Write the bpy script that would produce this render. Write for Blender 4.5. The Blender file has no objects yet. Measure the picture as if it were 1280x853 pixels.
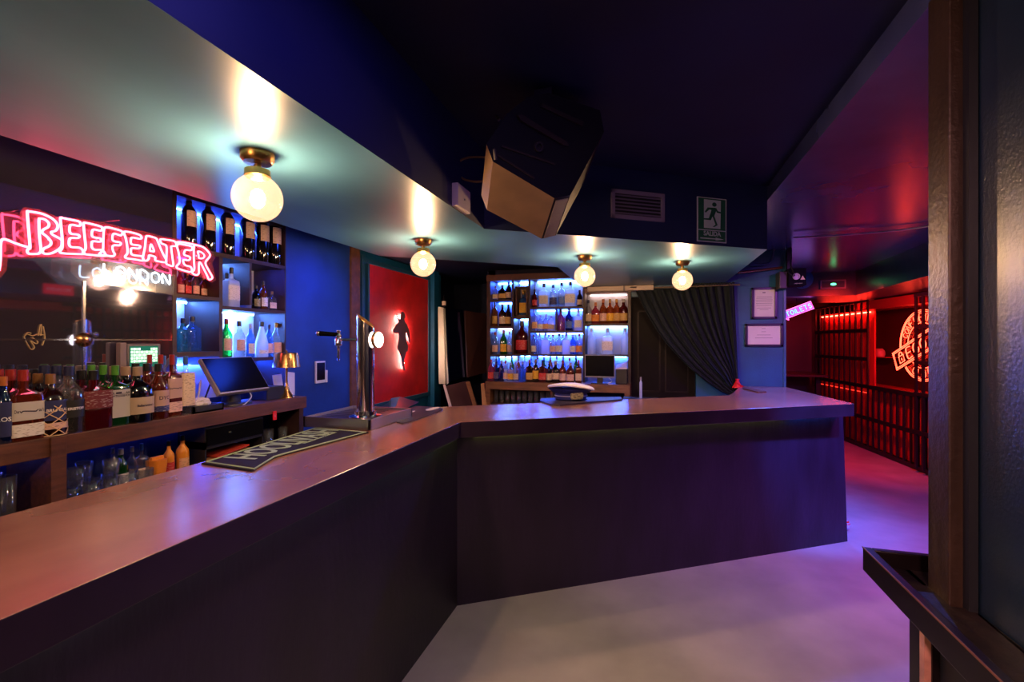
import bpy, bmesh, math, random
from mathutils import Vector, Matrix
random.seed(7)
C = bpy.context.scene.collection
F, CX, CY, HC = 590.0, 640.0, 426.5, 1.55
CO, SI = 0.9596, 0.2814          # the camera is turned 16.3 degrees to the left of the room's +Y

# ---------------------------------------------------------------- geometry of places
def ray(px, py):
    d = (px-CX)/F
    return Vector((d*CO-SI, d*SI+CO, (CY-py)/F))
def at_x(px, py, x0):
    r = ray(px, py); t = x0/r.x
    return Vector((x0, r.y*t, HC+r.z*t))
def at_y(px, py, y0):
    r = ray(px, py); t = y0/r.y
    return Vector((r.x*t, y0, HC+r.z*t))
def at_z(px, py, z0):
    r = ray(px, py); t = (z0-HC)/r.z
    return Vector((r.x*t, r.y*t, z0))
def at_depth(px, py, Y):
    r = ray(px, py)
    return Vector((r.x*Y, r.y*Y, HC+r.z*Y))
P0 = Vector((3.10, 6.40, 0)); PD = Vector((-0.1010, 0.9949, 0)).normalized(); PN = Vector((PD.y, -PD.x, 0))
MP = Matrix(((PD.x, PN.x, 0, P0.x), (PD.y, PN.y, 0, P0.y), (0, 0, 1, 0), (0, 0, 0, 1)))   # passage wall: along, into, up
def on_pass(px, py, w=0.0):
    r = ray(px, py); n = PN
    t = (P0.dot(n)+w)/(r.dot(n))
    p = Vector((r.x*t, r.y*t, HC+r.z*t))
    return (p-P0).dot(PD), p.z

# ---------------------------------------------------------------- materials
def mat(name, col, rough=0.5, metal=0.0, emit=None, es=0.0, var=0.0, vscale=8, vstretch=(1,1,1), bump=0.0, bscale=60, bstretch=(1,1,1), coat=0.0, spec=0.5, col2=None, rvar=0.0, alpha=None):
    m = bpy.data.materials.new(name); m.use_nodes = True
    nt = m.node_tree; b = nt.nodes['Principled BSDF']
    b.inputs['Base Color'].default_value = (*col, 1); b.inputs['Roughness'].default_value = rough
    b.inputs['Metallic'].default_value = metal; b.inputs['Specular IOR Level'].default_value = spec
    b.inputs['Coat Weight'].default_value = coat; b.inputs['Coat Roughness'].default_value = 0.30
    if emit: b.inputs['Emission Color'].default_value = (*emit, 1); b.inputs['Emission Strength'].default_value = es
    if var or bump or rvar:
        tc = nt.nodes.new('ShaderNodeTexCoord')
    def noise(scale, stretch, detail=5):
        mp = nt.nodes.new('ShaderNodeMapping'); mp.inputs['Scale'].default_value = stretch
        nt.links.new(tc.outputs['Object'], mp.inputs[0])
        n = nt.nodes.new('ShaderNodeTexNoise'); n.inputs['Scale'].default_value = scale; n.inputs['Detail'].default_value = detail
        nt.links.new(mp.outputs[0], n.inputs[0]); return n
    if var:
        n = noise(vscale, vstretch); r = nt.nodes.new('ShaderNodeValToRGB')
        c2 = col2 or tuple(min(1, c*(1+var)) for c in col); c1 = tuple(c*(1-var) for c in col) if not col2 else col
        r.color_ramp.elements[0].position = 0.32; r.color_ramp.elements[1].position = 0.68
        r.color_ramp.elements[0].color = (*c1, 1); r.color_ramp.elements[1].color = (*c2, 1)
        nt.links.new(n.outputs[0], r.inputs[0]); nt.links.new(r.outputs[0], b.inputs['Base Color'])
    if rvar:
        n = noise(vscale*1.7, vstretch); mr = nt.nodes.new('ShaderNodeMapRange')
        mr.inputs['From Min'].default_value = .3; mr.inputs['From Max'].default_value = .7
        mr.inputs['To Min'].default_value = max(.02, rough-rvar); mr.inputs['To Max'].default_value = rough+rvar
        nt.links.new(n.outputs[0], mr.inputs[0]); nt.links.new(mr.outputs[0], b.inputs['Roughness'])
    if bump:
        n = noise(bscale, bstretch); bp = nt.nodes.new('ShaderNodeBump'); bp.inputs['Strength'].default_value = bump; bp.inputs['Distance'].default_value = 0.01
        nt.links.new(n.outputs[0], bp.inputs['Height']); nt.links.new(bp.outputs[0], b.inputs['Normal'])
    return m
def glow(name, col, s):
    m = bpy.data.materials.new(name); m.use_nodes = True; nt = m.node_tree; nt.nodes.clear()
    e = nt.nodes.new('ShaderNodeEmission'); e.inputs[0].default_value = (*col, 1); e.inputs[1].default_value = s
    o = nt.nodes.new('ShaderNodeOutputMaterial'); nt.links.new(e.outputs[0], o.inputs[0]); return m
def glassy(name, tint, gloss=0.12, milk=0.15, milkcol=None, rough=0.06, emit=None, es=0):
    m = bpy.data.materials.new(name); m.use_nodes = True; nt = m.node_tree; nt.nodes.clear()
    t = nt.nodes.new('ShaderNodeBsdfTransparent'); t.inputs[0].default_value = (*tint, 1)
    d = nt.nodes.new('ShaderNodeBsdfTranslucent'); d.inputs[0].default_value = (*(milkcol or tint), 1)
    d2 = nt.nodes.new('ShaderNodeBsdfDiffuse'); d2.inputs[0].default_value = (*(milkcol or tint), 1)
    ad = nt.nodes.new('ShaderNodeMixShader'); ad.inputs[0].default_value = 0.5
    nt.links.new(d.outputs[0], ad.inputs[1]); nt.links.new(d2.outputs[0], ad.inputs[2])
    mx = nt.nodes.new('ShaderNodeMixShader'); mx.inputs[0].default_value = milk
    nt.links.new(t.outputs[0], mx.inputs[1]); nt.links.new(ad.outputs[0], mx.inputs[2])
    g = nt.nodes.new('ShaderNodeBsdfGlossy'); g.inputs['Roughness'].default_value = rough
    lw = nt.nodes.new('ShaderNodeLayerWeight'); lw.inputs[0].default_value = 0.35
    mr = nt.nodes.new('ShaderNodeMapRange'); mr.inputs['To Min'].default_value = gloss*0.5; mr.inputs['To Max'].default_value = min(.9, gloss*5)
    nt.links.new(lw.outputs['Facing'], mr.inputs[0])
    m2 = nt.nodes.new('ShaderNodeMixShader'); nt.links.new(mr.outputs[0], m2.inputs[0])
    nt.links.new(mx.outputs[0], m2.inputs[1]); nt.links.new(g.outputs[0], m2.inputs[2])
    o = nt.nodes.new('ShaderNodeOutputMaterial'); out = m2.outputs[0]
    if emit:
        e = nt.nodes.new('ShaderNodeEmission'); e.inputs[0].default_value = (*emit, 1); e.inputs[1].default_value = es
        a = nt.nodes.new('ShaderNodeAddShader'); nt.links.new(out, a.inputs[0]); nt.links.new(e.outputs[0], a.inputs[1]); out = a.outputs[0]
    nt.links.new(out, o.inputs[0]); return m
def label_mat(name, base, ink, k=1.0):
    m = bpy.data.materials.new(name); m.use_nodes = True; nt = m.node_tree; b = nt.nodes['Principled BSDF']
    b.inputs['Roughness'].default_value = 0.6
    tc = nt.nodes.new('ShaderNodeTexCoord'); mp = nt.nodes.new('ShaderNodeMapping'); mp.inputs['Scale'].default_value = (60, 60, 330)
    n = nt.nodes.new('ShaderNodeTexNoise'); n.inputs['Scale'].default_value = 1.0; n.inputs['Detail'].default_value = 1
    r = nt.nodes.new('ShaderNodeValToRGB'); r.color_ramp.elements[0].position = .36; r.color_ramp.elements[1].position = .42
    r.color_ramp.elements[0].color = (*[i*k+bb*(1-k) for i, bb in zip(ink, base)], 1); r.color_ramp.elements[1].color = (*base, 1)
    nt.links.new(tc.outputs['Object'], mp.inputs[0]); nt.links.new(mp.outputs[0], n.inputs[0]); nt.links.new(n.outputs[0], r.inputs[0]); nt.links.new(r.outputs[0], b.inputs['Base Color'])
    return m

M = {}
M['wall_teal'] = mat('painted wall teal', (.004, .085, .190), .42, var=.25, vscale=3, bump=.15, bscale=90)
M['wall_near'] = mat('glossy textured blue paint', (.008, .022, .040), .27, var=.2, vscale=4, bump=.26, bscale=110, coat=1.0, spec=1.0)
M['wall_left'] = mat('painted wall blue', (.008, .040, .24), .45, var=.35, vscale=2.5, bump=.1)
M['dark'] = mat('dark navy paint', (.004, .007, .034), .6, spec=.3, var=.2, vscale=3)
M['fascia'] = mat('navy fascia paint', (.008, .014, .060), .5, var=.15, vscale=2)
M['soffit'] = mat('brushed teal soffit paint', (.050, .150, .235), .31, var=.20, vscale=3.2, vstretch=(1, .25, 1))
M['soffit_right'] = mat('brushed violet blue ceiling paint', (.05, .06, .17), .24, var=.2, vscale=3)
M['floor'] = mat('polished concrete floor', (.36, .325, .345), .52, var=.16, vscale=2.3, bump=.08, bscale=30, rvar=.1)
M['counter'] = mat('burnished copper brown counter', (.185, .080, .052), .25, var=.5, vscale=4.5, col2=(.270, .125, .080), vstretch=(1, .6, 1), spec=.8)
M['counter_edge'] = mat('counter edge dark brown', (.018, .010, .018), .36, var=.3, vscale=6)
M['bar_front'] = mat('dark plum brushed panel', (.014, .008, .022), .42, var=.30, vscale=7, vstretch=(1, 1, .3), bump=.2, bscale=40, bstretch=(1, 1, .3))
M['wood'] = mat('brown board', (.105, .036, .018), .5, var=.35, vscale=14, vstretch=(3, .5, 3), bump=.12, bscale=50)
M['wood_dark'] = mat('dark brown shelf wood', (.032, .012, .010), .5, var=.3, vscale=12)
M['wood_warm'] = mat('warm brown cabinet wood', (.17, .075, .035), .5, var=.3, vscale=12, vstretch=(.5, 2, 3))
M['panel_white'] = mat('pale shelf backing', (.50, .56, .66), .35)
M['trim_brown'] = mat('worn brown metal trim', (.055, .030, .018), .38, metal=.35, var=.35, vscale=9, vstretch=(3, 3, .3), bump=.25, bscale=60)
M['black'] = mat('black matt', (.010, .010, .012), .5)
M['black_gloss'] = mat('black gloss', (.004, .004, .006), .16, spec=.15)
M['ledge'] = mat('black brown lacquer', (.007, .003, .003), .35, var=.2, vscale=6, spec=.35)
M['brass'] = mat('aged brass', (.45, .24, .08), .30, metal=1)
M['bronze'] = mat('bronze lamp metal', (.50, .26, .12), .24, metal=1)
M['chrome'] = mat('chrome', (.75, .74, .78), .12, metal=1)
M['steel'] = mat('brushed steel', (.55, .54, .56), .28, metal=1)
M['iron'] = mat('black iron', (.018, .014, .020), .42, metal=.3)
M['mirror'] = mat('aged mirror', (.52, .54, .70), .035, metal=.95, var=.22, vscale=2.2, col2=(.42, .42, .60))
M['white'] = mat('white plastic', (.7, .68, .68), .4)
M['paper'] = mat('paper', (.72, .68, .70), .7)
M['red'] = mat('red cloth', (.7, .01, .01), .6)
M['canvas_red'] = mat('deep red canvas', (.66, .010, .012), .6, var=.18, vscale=5, bump=.2, bscale=70)
M['curtain'] = mat('black green velvet', (.012, .018, .022), .8, spec=.2, var=.2, vscale=20)
M['blue_frame'] = mat('blue painted timber', (.015, .085, .17), .4)
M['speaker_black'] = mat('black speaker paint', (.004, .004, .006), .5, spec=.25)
M['speaker_lit_side'] = mat('speaker paint golden as lit', (.20, .125, .065), .36, var=.12, vscale=10, bump=.06, bscale=300)  # black cabinet side coloured golden brown, lamp light put into the paint
M['grille'] = mat('grey speaker grille', (.22, .17, .16), .45, metal=.4, bump=.5, bscale=400)
M['neon_red'] = glow('red neon tube', (1, .09, .16), 8)
M['neon_redhot'] = glow('orange red neon tube', (1, .045, .020), 7)
M['neon_white'] = glow('white neon tube', (.80, .92, 1), 2.5)
M['neon_blue'] = glow('blue white neon tube', (.15, .60, 1), 1.6)
M['neon_pink'] = glow('pink neon tube', (1, .10, .50), 2.6)
M['led'] = glow('blue led strip', (.02, .07, 1), 120)
M['led_far'] = glow('blue led strip far', (.03, .11, 1), 150)
M['led_white'] = glow('white blue led strip', (.10, .26, 1), 110)
M['led_green'] = glow('yellow green led strip', (.50, .58, .08), 17)
M['led_end'] = glow('pale blue led strip', (.03, .22, 1), 26)
M['led_red'] = glow('red led strip', (1, .03, .015), 34)
M['bulb'] = glow('warm lamp filament', (1, .60, .31), 640)
M['globe'] = glassy('warm frosted globe glass', (.96, .92, .88), .05, .006, (1, .9, .8), .1, (1, .44, .25), .34)
M['acrylic'] = glassy('acrylic with neon halo tint', (.80, .62, .66), .05, .16, (1, .35, .42), .1)  # pink tint put in so the backing reads as the neon's halo
M['acrylic_clear'] = glassy('colourless acrylic', (.9, .93, .95), .06, .06, (1, 1, 1), .1)
M['doodle'] = mat('gold marker ink', (.55, .42, .22), .5, metal=.4)
# glass tints
GL = {
 'clear': glassy('clear glass', (.90, .93, .96), .15, .05, (.9, .95, 1)),
 'frost': glassy('frosted glass', (.75, .82, .92), .08, .55, (.85, .92, 1), .3),
 'blue': glassy('blue glass', (.18, .45, .85), .12, .22, (.15, .45, .9)),
 'teal': glassy('turquoise glass', (.12, .55, .62), .12, .25, (.1, .6, .65)),
 'navy': glassy('navy glass', (.03, .06, .25), .12, .3, (.02, .05, .3)),
 'green': glassy('green glass', (.05, .30, .07), .14, .25, (.03, .30, .05)),
 'amber': glassy('amber spirit glass', (.60, .20, .04), .12, .28, (.65, .20, .04)),
 'whisky': glassy('red brown whisky glass', (.38, .07, .02), .12, .35, (.38, .06, .02)),
 'brown': glassy('brown glass', (.10, .030, .012), .14, .35, (.09, .025, .012)),
 'black': glassy('black glass', (.01, .01, .012), .14, .6, (.012, .011, .014)),
 'darkred': glassy('dark red glass', (.22, .01, .012), .13, .4, (.25, .01, .012)),
 'pink': glassy('pink glass', (.75, .20, .32), .12, .25, (.8, .15, .3)),
 'orange': mat('orange juice', (.75, .28, .03), .35),
}
CAPC = {'black': (.012, .012, .014), 'red': (.55, .02, .02), 'gold': (.55, .32, .08), 'cork': (.42, .20, .07), 'white': (.7, .7, .7), 'navy': (.02, .03, .15), 'green': (.12, .5, .05), 'silver': (.6, .6, .65), 'orange': (.75, .22, .05), 'cream': (.7, .5, .38), 'blue': (.05, .2, .7)}
CM = {k: mat('cap '+k, tuple(c*.5 for c in v), .35, metal=.5 if k in ('gold', 'silver') else 0) for k, v in CAPC.items()}
LABC = {'cream': (.72, .55, .42), 'white': (.75, .72, .72), 'pinkish': (.75, .48, .45), 'yellow': (.80, .45, .04), 'orange': (.8, .28, .05), 'black': (.015, .015, .02), 'navy': (.02, .03, .18), 'red': (.6, .02, .03), 'green': (.04, .25, .05), 'gold': (.6, .38, .12), 'blue': (.06, .18, .6), 'maroon': (.16, .015, .02), 'olive': (.25, .22, .07), 'peach': (.8, .45, .28)}
LM = {k: label_mat('label '+k, tuple(c*.95 for c in v), (.05, .03, .03) if sum(v) > .9 else (.6, .55, .5), .5) for k, v in LABC.items()}

PM = {k: mat('plain label '+k, tuple(c*.62 for c in v), .6) for k, v in LABC.items()}
# ---------------------------------------------------------------- mesh builder
class MB:
    def __init__(s): s.v = []; s.f = []; s.mi = []; s.m = 0
    def add(s, vs, fs, T=None):
        b = len(s.v)
        s.v += [tuple(T @ Vector(p)) if T is not None else tuple(p) for p in vs]
        for f in fs: s.f.append(tuple(b+i for i in f)); s.mi.append(s.m)
        return s
    def box(s, lo, hi, T=None):
        x0, y0, z0 = lo; x1, y1, z1 = hi
        return s.add([(x0,y0,z0),(x1,y0,z0),(x1,y1,z0),(x0,y1,z0),(x0,y0,z1),(x1,y0,z1),(x1,y1,z1),(x0,y1,z1)],
                     [(0,3,2,1),(4,5,6,7),(0,1,5,4),(1,2,6,5),(2,3,7,6),(3,0,4,7)], T)
    def prism(s, poly, z0, z1, T=None):          # counter-clockwise polygon
        n = len(poly)
        vs = [(p[0], p[1], z0) for p in poly]+[(p[0], p[1], z1) for p in poly]
        fs = [tuple(range(n-1, -1, -1)), tuple(range(n, 2*n))]+[(i, (i+1) % n, n+(i+1) % n, n+i) for i in range(n)]
        return s.add(vs, fs, T)
    def extrude(s, pts, vec):                    # 3-D polygon swept along vec
        n = len(pts); vs = [Vector(p) for p in pts]+[Vector(p)+Vector(vec) for p in pts]
        return s.add(vs, [tuple(range(n-1, -1, -1)), tuple(range(n, 2*n))]+[(i, (i+1) % n, n+(i+1) % n, n+i) for i in range(n)])
    def loft(s, rings, n=20, T=None, cap=True):  # rings: (z, rx, ry, exponent)
        vs = []
        for (z, rx, ry, e) in rings:
            for k in range(n):
                a = 2*math.pi*(k+.5)/n; c, q = math.cos(a), math.sin(a)
                vs.append((rx*math.copysign(abs(c)**(2/e), c), ry*math.copysign(abs(q)**(2/e), q), z))
        fs = []
        for i in range(len(rings)-1):
            for k in range(n):
                fs.append((i*n+k, i*n+(k+1) % n, (i+1)*n+(k+1) % n, (i+1)*n+k))
        if cap:
            fs.append(tuple(range(n-1, -1, -1))); fs.append(tuple((len(rings)-1)*n+k for k in range(n)))
        return s.add(vs, fs, T)
    def lathe(s, prof, n=24, T=None, cap=True):
        return s.loft([(z, r, r, 2) for (r, z) in prof], n, T, cap)
    def cyl(s, p, q, r, n=12, r2=None):
        p, q = Vector(p), Vector(q); d = q-p; L = d.length
        T = Matrix.Translation(p) @ d.to_track_quat('Z', 'Y').to_matrix().to_4x4()
        return s.lathe([(r, 0), (r if r2 is None else r2, L)], n, T)
    def sphere(s, c, r, n=24, m=14, sc=(1, 1, 1)):
        vs = [(0, 0, -1)]; fs = []
        for i in range(1, m):
            a = -math.pi/2+math.pi*i/m
            for k in range(n):
                b = 2*math.pi*k/n; vs.append((math.cos(a)*math.cos(b), math.cos(a)*math.sin(b), math.sin(a)))
        vs.append((0, 0, 1)); top = len(vs)-1
        for k in range(n):
            fs.append((0, 1+(k+1) % n, 1+k)); fs.append((top, 1+(m-2)*n+k, 1+(m-2)*n+(k+1) % n))
        for i in range(m-2):
            for k in range(n):
                fs.append((1+i*n+k, 1+i*n+(k+1) % n, 1+(i+1)*n+(k+1) % n, 1+(i+1)*n+k))
        return s.add([(c[0]+x*r*sc[0], c[1]+y*r*sc[1], c[2]+z*r*sc[2]) for x, y, z in vs], fs)
    def tube(s, pts, r, n=8, closed=False):
        P = [Vector(p) for p in pts]
        Q = [P[0]]
        for p in P[1:]:
            if (p-Q[-1]).length > 1e-5: Q.append(p)
        P = Q; N = len(P)
        if N < 2: return s
        T0 = (P[1]-P[0]).normalized(); up = Vector((0, 0, 1)) if abs(T0.z) < .9 else Vector((1, 0, 0))
        nn = (up-T0*up.dot(T0)).normalized(); vs = []
        for i in range(N):
            if closed: t = (P[(i+1) % N]-P[i-1])
            else: t = P[min(i+1, N-1)]-P[max(i-1, 0)]
            if t.length < 1e-9: t = T0
            t.normalize(); nn = nn-t*nn.dot(t)
            if nn.length < 1e-6: nn = t.orthogonal()
            nn.normalize(); bb = t.cross(nn)
            for k in range(n):
                a = 2*math.pi*k/n; vs.append(P[i]+(nn*math.cos(a)+bb*math.sin(a))*r)
        fs = []
        for i in range(N if closed else N-1):
            j = (i+1) % N
            for k in range(n): fs.append((i*n+k, i*n+(k+1) % n, j*n+(k+1) % n, j*n+k))
        if not closed:
            fs.append(tuple(range(n-1, -1, -1))); fs.append(tuple((N-1)*n+k for k in range(n)))
        return s.add(vs, fs)
    def mesh(s, name, mats):
        me = bpy.data.meshes.new(name); me.from_pydata(s.v, [], s.f)
        for m in (mats if isinstance(mats, (list, tuple)) else [mats]): me.materials.append(m)
        me.polygons.foreach_set('material_index', s.mi); me.update(); return me
    def build(s, name, mats, parent=None, smooth=False, bevel=0, world=True):
        return put(name, s.mesh(name, mats), parent, smooth, bevel, world)
def put(name, me, parent=None, smooth=False, bevel=0, world=True):
    o = bpy.data.objects.new(name, me); C.objects.link(o)
    if smooth:
        me.polygons.foreach_set('use_smooth', [True]*len(me.polygons))
        me.set_sharp_from_angle(angle=math.radians(38))
    if parent:
        o.parent = parent
        if world: o.matrix_parent_inverse = parent.matrix_basis.inverted()
        if world and parent.parent: o.matrix_parent_inverse = (parent.parent.matrix_basis @ parent.matrix_parent_inverse @ parent.matrix_basis).inverted() if False else parent.matrix_basis.inverted()
    if bevel:
        b = o.modifiers.new('bevel', 'BEVEL'); b.width = bevel; b.segments = 2; b.limit_method = 'ANGLE'
    return o
def tag(o, label, cat, group=None):
    o['label'] = label; o['category'] = cat
    if group: o['group'] = group
    return o
def struct(o): o['kind'] = 'structure'; return o
def thing(name, label, cat, loc=(0, 0, 0), rz=0, group=None):
    o = bpy.data.objects.new(name, None); C.objects.link(o); o.empty_display_size = .05
    o.matrix_basis = Matrix.Translation(Vector(loc)) @ Matrix.Rotation(rz, 4, 'Z')
    return tag(o, label, cat, group)
def text_mesh(s, size, m, T, ext=.0006, warp=None, align='CENTER', bold=0, sx=1.0):
    cu = bpy.data.curves.new('lettering', 'FONT'); cu.body = s; cu.size = size; cu.align_x = align; cu.align_y = 'CENTER'
    cu.extrude = ext; cu.offset = bold; cu.resolution_u = 3
    ob = bpy.data.objects.new('tmp', cu); me = bpy.data.meshes.new_from_object(ob)
    bpy.data.objects.remove(ob); bpy.data.curves.remove(cu)
    for v in me.vertices:
        v.co.x *= sx
        if warp: v.co = warp(v.co)
    me.transform(T); me.materials.clear(); me.materials.append(m); me.name = 'lettering'
    return me
def smoothpath(P, k=5, closed=False):
    P = [Vector(p) for p in P]; n = len(P); out = []
    rng = range(n if closed else n-1)
    for i in rng:
        p0 = P[(i-1) % n] if closed or i > 0 else P[i]; p1 = P[i]; p2 = P[(i+1) % n]; p3 = P[(i+2) % n] if closed or i+2 < n else p2
        for j in range(k):
            t = j/k; out.append(.5*((2*p1)+(p2-p0)*t+(2*p0-5*p1+4*p2-p3)*t*t+(3*p1-p0-3*p2+p3)*t**3))
    if not closed: out.append(P[-1])
    return out
ORD = ['first', 'second', 'third', 'fourth', 'fifth', 'sixth', 'seventh', 'eighth', 'ninth', 'tenth', 'eleventh', 'twelfth', 'thirteenth', 'fourteenth', 'fifteenth', 'sixteenth', 'seventeenth', 'eighteenth']

# ---------------------------------------------------------------- the room shell
def wall(name, poly, z0, z1, m): return struct(MB().prism(poly, z0, z1).build(name, m))
struct(MB().box((-3.0, -3.2, -.1), (4.2, 10.4, 0)).build('floor', M['floor']))
struct(MB().box((-3.0, -3.2, 2.53), (.71, 10.4, 2.63)).build('ceiling', M['dark']))
struct(MB().box((.71, -3.2, 2.44), (4.2, 10.4, 2.63)).build('ceiling', M['soffit_right']))
# the lower ceiling that follows the bar
SOF = [(-.81, -3.1), (-.825, 2.30), (.71, 3.325), (.71, 5.19), (-.70, 5.19), (-.70, 3.65), (-1.77, 2.83), (-1.73, -3.1)]
sof = MB(); n = len(SOF)
sof.m = 0; sof.add([(p[0], p[1], 2.13) for p in SOF], [tuple(range(n-1, -1, -1)) if False else tuple(range(n))])
sof.m = 1; sof.add([(p[0], p[1], z) for z in (2.13, 2.53) for p in SOF], [(i, (i+1) % n, n+(i+1) % n, n+i) for i in range(n)])
struct(sof.build('soffit', [M['soffit'], M['fascia']]))
struct(MB().prism([(-3.0, -3.1), (-1.73, -3.1), (-1.77, 2.83), (-.70, 3.65), (-.70, 7.0), (-3.0, 7.0)], 2.40, 2.46).build('ceiling', M['dark']))
wall('wall_left', [(-2.62, -3.1), (-2.56, -3.1), (-2.56, 1.99), (-2.62, 1.99)], 0, 2.40, M['wall_left'])
wall('wall_left', [(-2.90, 2.838), (-2.55, 2.838), (-2.55, 3.60), (-2.90, 3.60)], 0, 2.40, M['wall_left'])
wall('wall_left', [(-2.95, 1.99), (-2.86, 1.99), (-2.86, 2.84), (-2.95, 2.84)], 0, 2.40, M['wall_left'])
wall('wall_left', [(-2.90, 3.60), (-2.60, 3.60), (-2.60, 5.60), (-2.90, 5.60)], 0, 2.40, M['wall_teal'])
wall('wall_behind', [(-3.0, -3.2), (.9, -3.2), (.9, -3.1), (-3.0, -3.1)], 0, 2.53, M['dark'])
wall('wall_right', [(.905, -3.1), (1.0, -3.1), (.90, 1.41), (.748, 1.41)], 0, 2.44, M['wall_near'])
wall('wall_right', [(.9, 1.30), (3.7, 1.30), (3.7, 1.41), (.9, 1.41)], 0, 2.44, M['dark'])
# back wall around the storeroom door and the corner towards the toilets
yb = 5.19
wb = MB().box((-1.9, 5.42, 0), (-.16, 5.5, 2.40))
wb.build('wall_back', M['dark'])['kind'] = 'structure'
xdl = at_y(789, 400, yb).x; xdr = at_y(870, 480, yb).x
wb = MB().box((xdr, yb, 0), (1.265, yb+.1, 2.44)).box((xdl-.4, yb+.23, 0), (xdl, yb+.3, 2.44)).box((xdl, yb, 2.02), (xdr, yb+.1, 2.44))
wb.build('wall_back', M['wall_teal'])['kind'] = 'structure'
wall('wall_passage', [(1.17, 5.29), (1.265, 5.29), (1.265, 8.6), (1.17, 8.6)], 0, 2.44, M['wall_teal'])
# nook behind the red panel
wall('wall_nook', [(-2.9, 6.6), (-1.7, 6.6), (-1.7, 6.7), (-2.9, 6.7)], 0, 2.4, M['dark'])
wall('wall_nook', [(-1.88, 5.42), (-1.80, 5.42), (-1.80, 6.6), (-1.88, 6.6)], 0, 2.4, M['dark'])
wall('wall_nook', [(-2.95, 5.6), (-2.85, 5.6), (-2.85, 6.6), (-2.95, 6.6)], 0, 2.4, M['dark'])
# passage end and its lower header
struct(MB().box((1.0, 9.75, 0), (3.6, 9.85, 2.44)).build('wall_far', mat('dark passage paint', (.035, .012, .022), .5)))
HD = [(2.16, 1.45), (2.37, 4.85), (2.51, 7.0), (1.265, 7.0), (1.265, 8.25), (3.02, 8.25), (3.20, 6.4), (3.60, 1.45)]
struct(MB().prism(list(reversed(HD)), 2.135, 2.44).build('ceiling_header', mat('dark teal header paint', (.010, .030, .060), .32, bump=.15, bscale=10, var=.2)))
# trims
tr = MB().box((.700, 1.408, 0), (.90, 1.500, 2.44)); struct(tr.build('trim_1', M['trim_brown'], bevel=.004))
struct(MB().box((.728, 1.385, 0), (.746, 1.408, 2.44)).build('trim_2', M['black']))
a, b = at_x(437, 400, -2.55), at_x(448, 400, -2.55)
struct(MB().box((-2.60, a.y, 0), (-2.53, b.y, 2.40)).build('trim_3', mat('orange brown timber', (.16, .065, .025), .5, var=.3, vscale=20), bevel=.003))
struct(MB().box((1.250, 5.178, 0), (1.272, 5.20, 2.44)).build('trim_4', mat('blue corner guard', (.03, .13, .22), .35)))
# storeroom door
dr = MB().box((xdl, 5.30, 0), (xdr+.03, 5.35, 2.02)); d = struct(dr.build('door_1', mat('dark brown door', (.006, .004, .005), .6, var=.3, vscale=5, spec=.12)))
for (u0, u1, v0, v1) in ((.08, .40, 1.0, 1.88), (.08, .40, .15, .85), (.46, .78, 1.0, 1.88), (.46, .78, .15, .85)):
    w = xdr-xdl
    q = MB()
    X0, X1 = xdl+u0*w/.86, xdl+u1*w/.86
    for (lo, hi) in (((X0, 5.29, v0), (X1, 5.302, v0+.015)), ((X0, 5.29, v1-.015), (X1, 5.302, v1)), ((X0, 5.29, v0), (X0+.015, 5.302, v1)), ((X1-.015, 5.29, v0), (X1, 5.302, v1))): q.box(lo, hi)
    q.build('door_moulding', mat('door moulding', (.012, .007, .006), .45, spec=.2), d)

# ---------------------------------------------------------------- bar counter
CF = [(-1.0, -2.6), (-1.01, 2.43), (1.40, 3.93), (1.272, 5.175), (.87, 5.175), (.63, 4.265), (.354, 4.085), (-1.60, 2.81), (-1.60, -2.6)]
bar = thing('bar_counter', 'angled bar with burnished copper brown top and dark plum front panels', 'bar counter', (-.3, 2.6, 0))
me = MB(); me.prism(CF, 1.012, 1.10)
for i, p in enumerate(me.f): me.mi[i] = 0 if i == 1 else 1
me.build('countertop', [M['counter'], M['counter_edge']], bar, bevel=.003)
dirr = Vector((1.43+1.09, 4.21-2.56)).normalized(); nr = Vector((-dirr.y, dirr.x))
A = Vector((-1.085, 2.56)); B = Vector((1.40, 4.19)); nl = Vector((-1, 0))
MB().prism([(-1.09, -2.6), (-1.085, 2.56), (-1.14, 2.56), (-1.14, -2.6)], 0, 1.012).build('front_panel', M['bar_front'], bar)
P = [A, B, B+nr*.05, A+nr*.05]
MB().prism([tuple(p) for p in P], 0, 1.012).build('front_panel', M['bar_front'], bar)
# leaning end post of the bar front
e0, e1 = B-dirr*.0, B+dirr*.05
o = MB().add([(e0.x, e0.y, 0), (e1.x+.02, e1.y+.013, 0), (e1.x+.02+nr.x*.08, e1.y+nr.y*.08, 0), (e0.x+nr.x*.08, e0.y+nr.y*.08, 0),
              (e0.x-.03, e0.y-.02, 1.012), (e1.x-.02, e1.y-.013, 1.012), (e1.x-.02+nr.x*.08, e1.y+nr.y*.08, 1.012), (e0.x-.03+nr.x*.08, e0.y+nr.y*.08, 1.012)],
             [(0, 3, 2, 1), (4, 5, 6, 7), (0, 1, 5, 4), (1, 2, 6, 5), (2, 3, 7, 6), (3, 0, 4, 7)]).build('end_post', M['bar_front'], bar)
MB().prism([(1.36, 4.22), (1.40, 4.24), (1.27, 5.15), (1.23, 5.15)], 0, 1.012).build('side_panel', M['bar_front'], bar)
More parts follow.
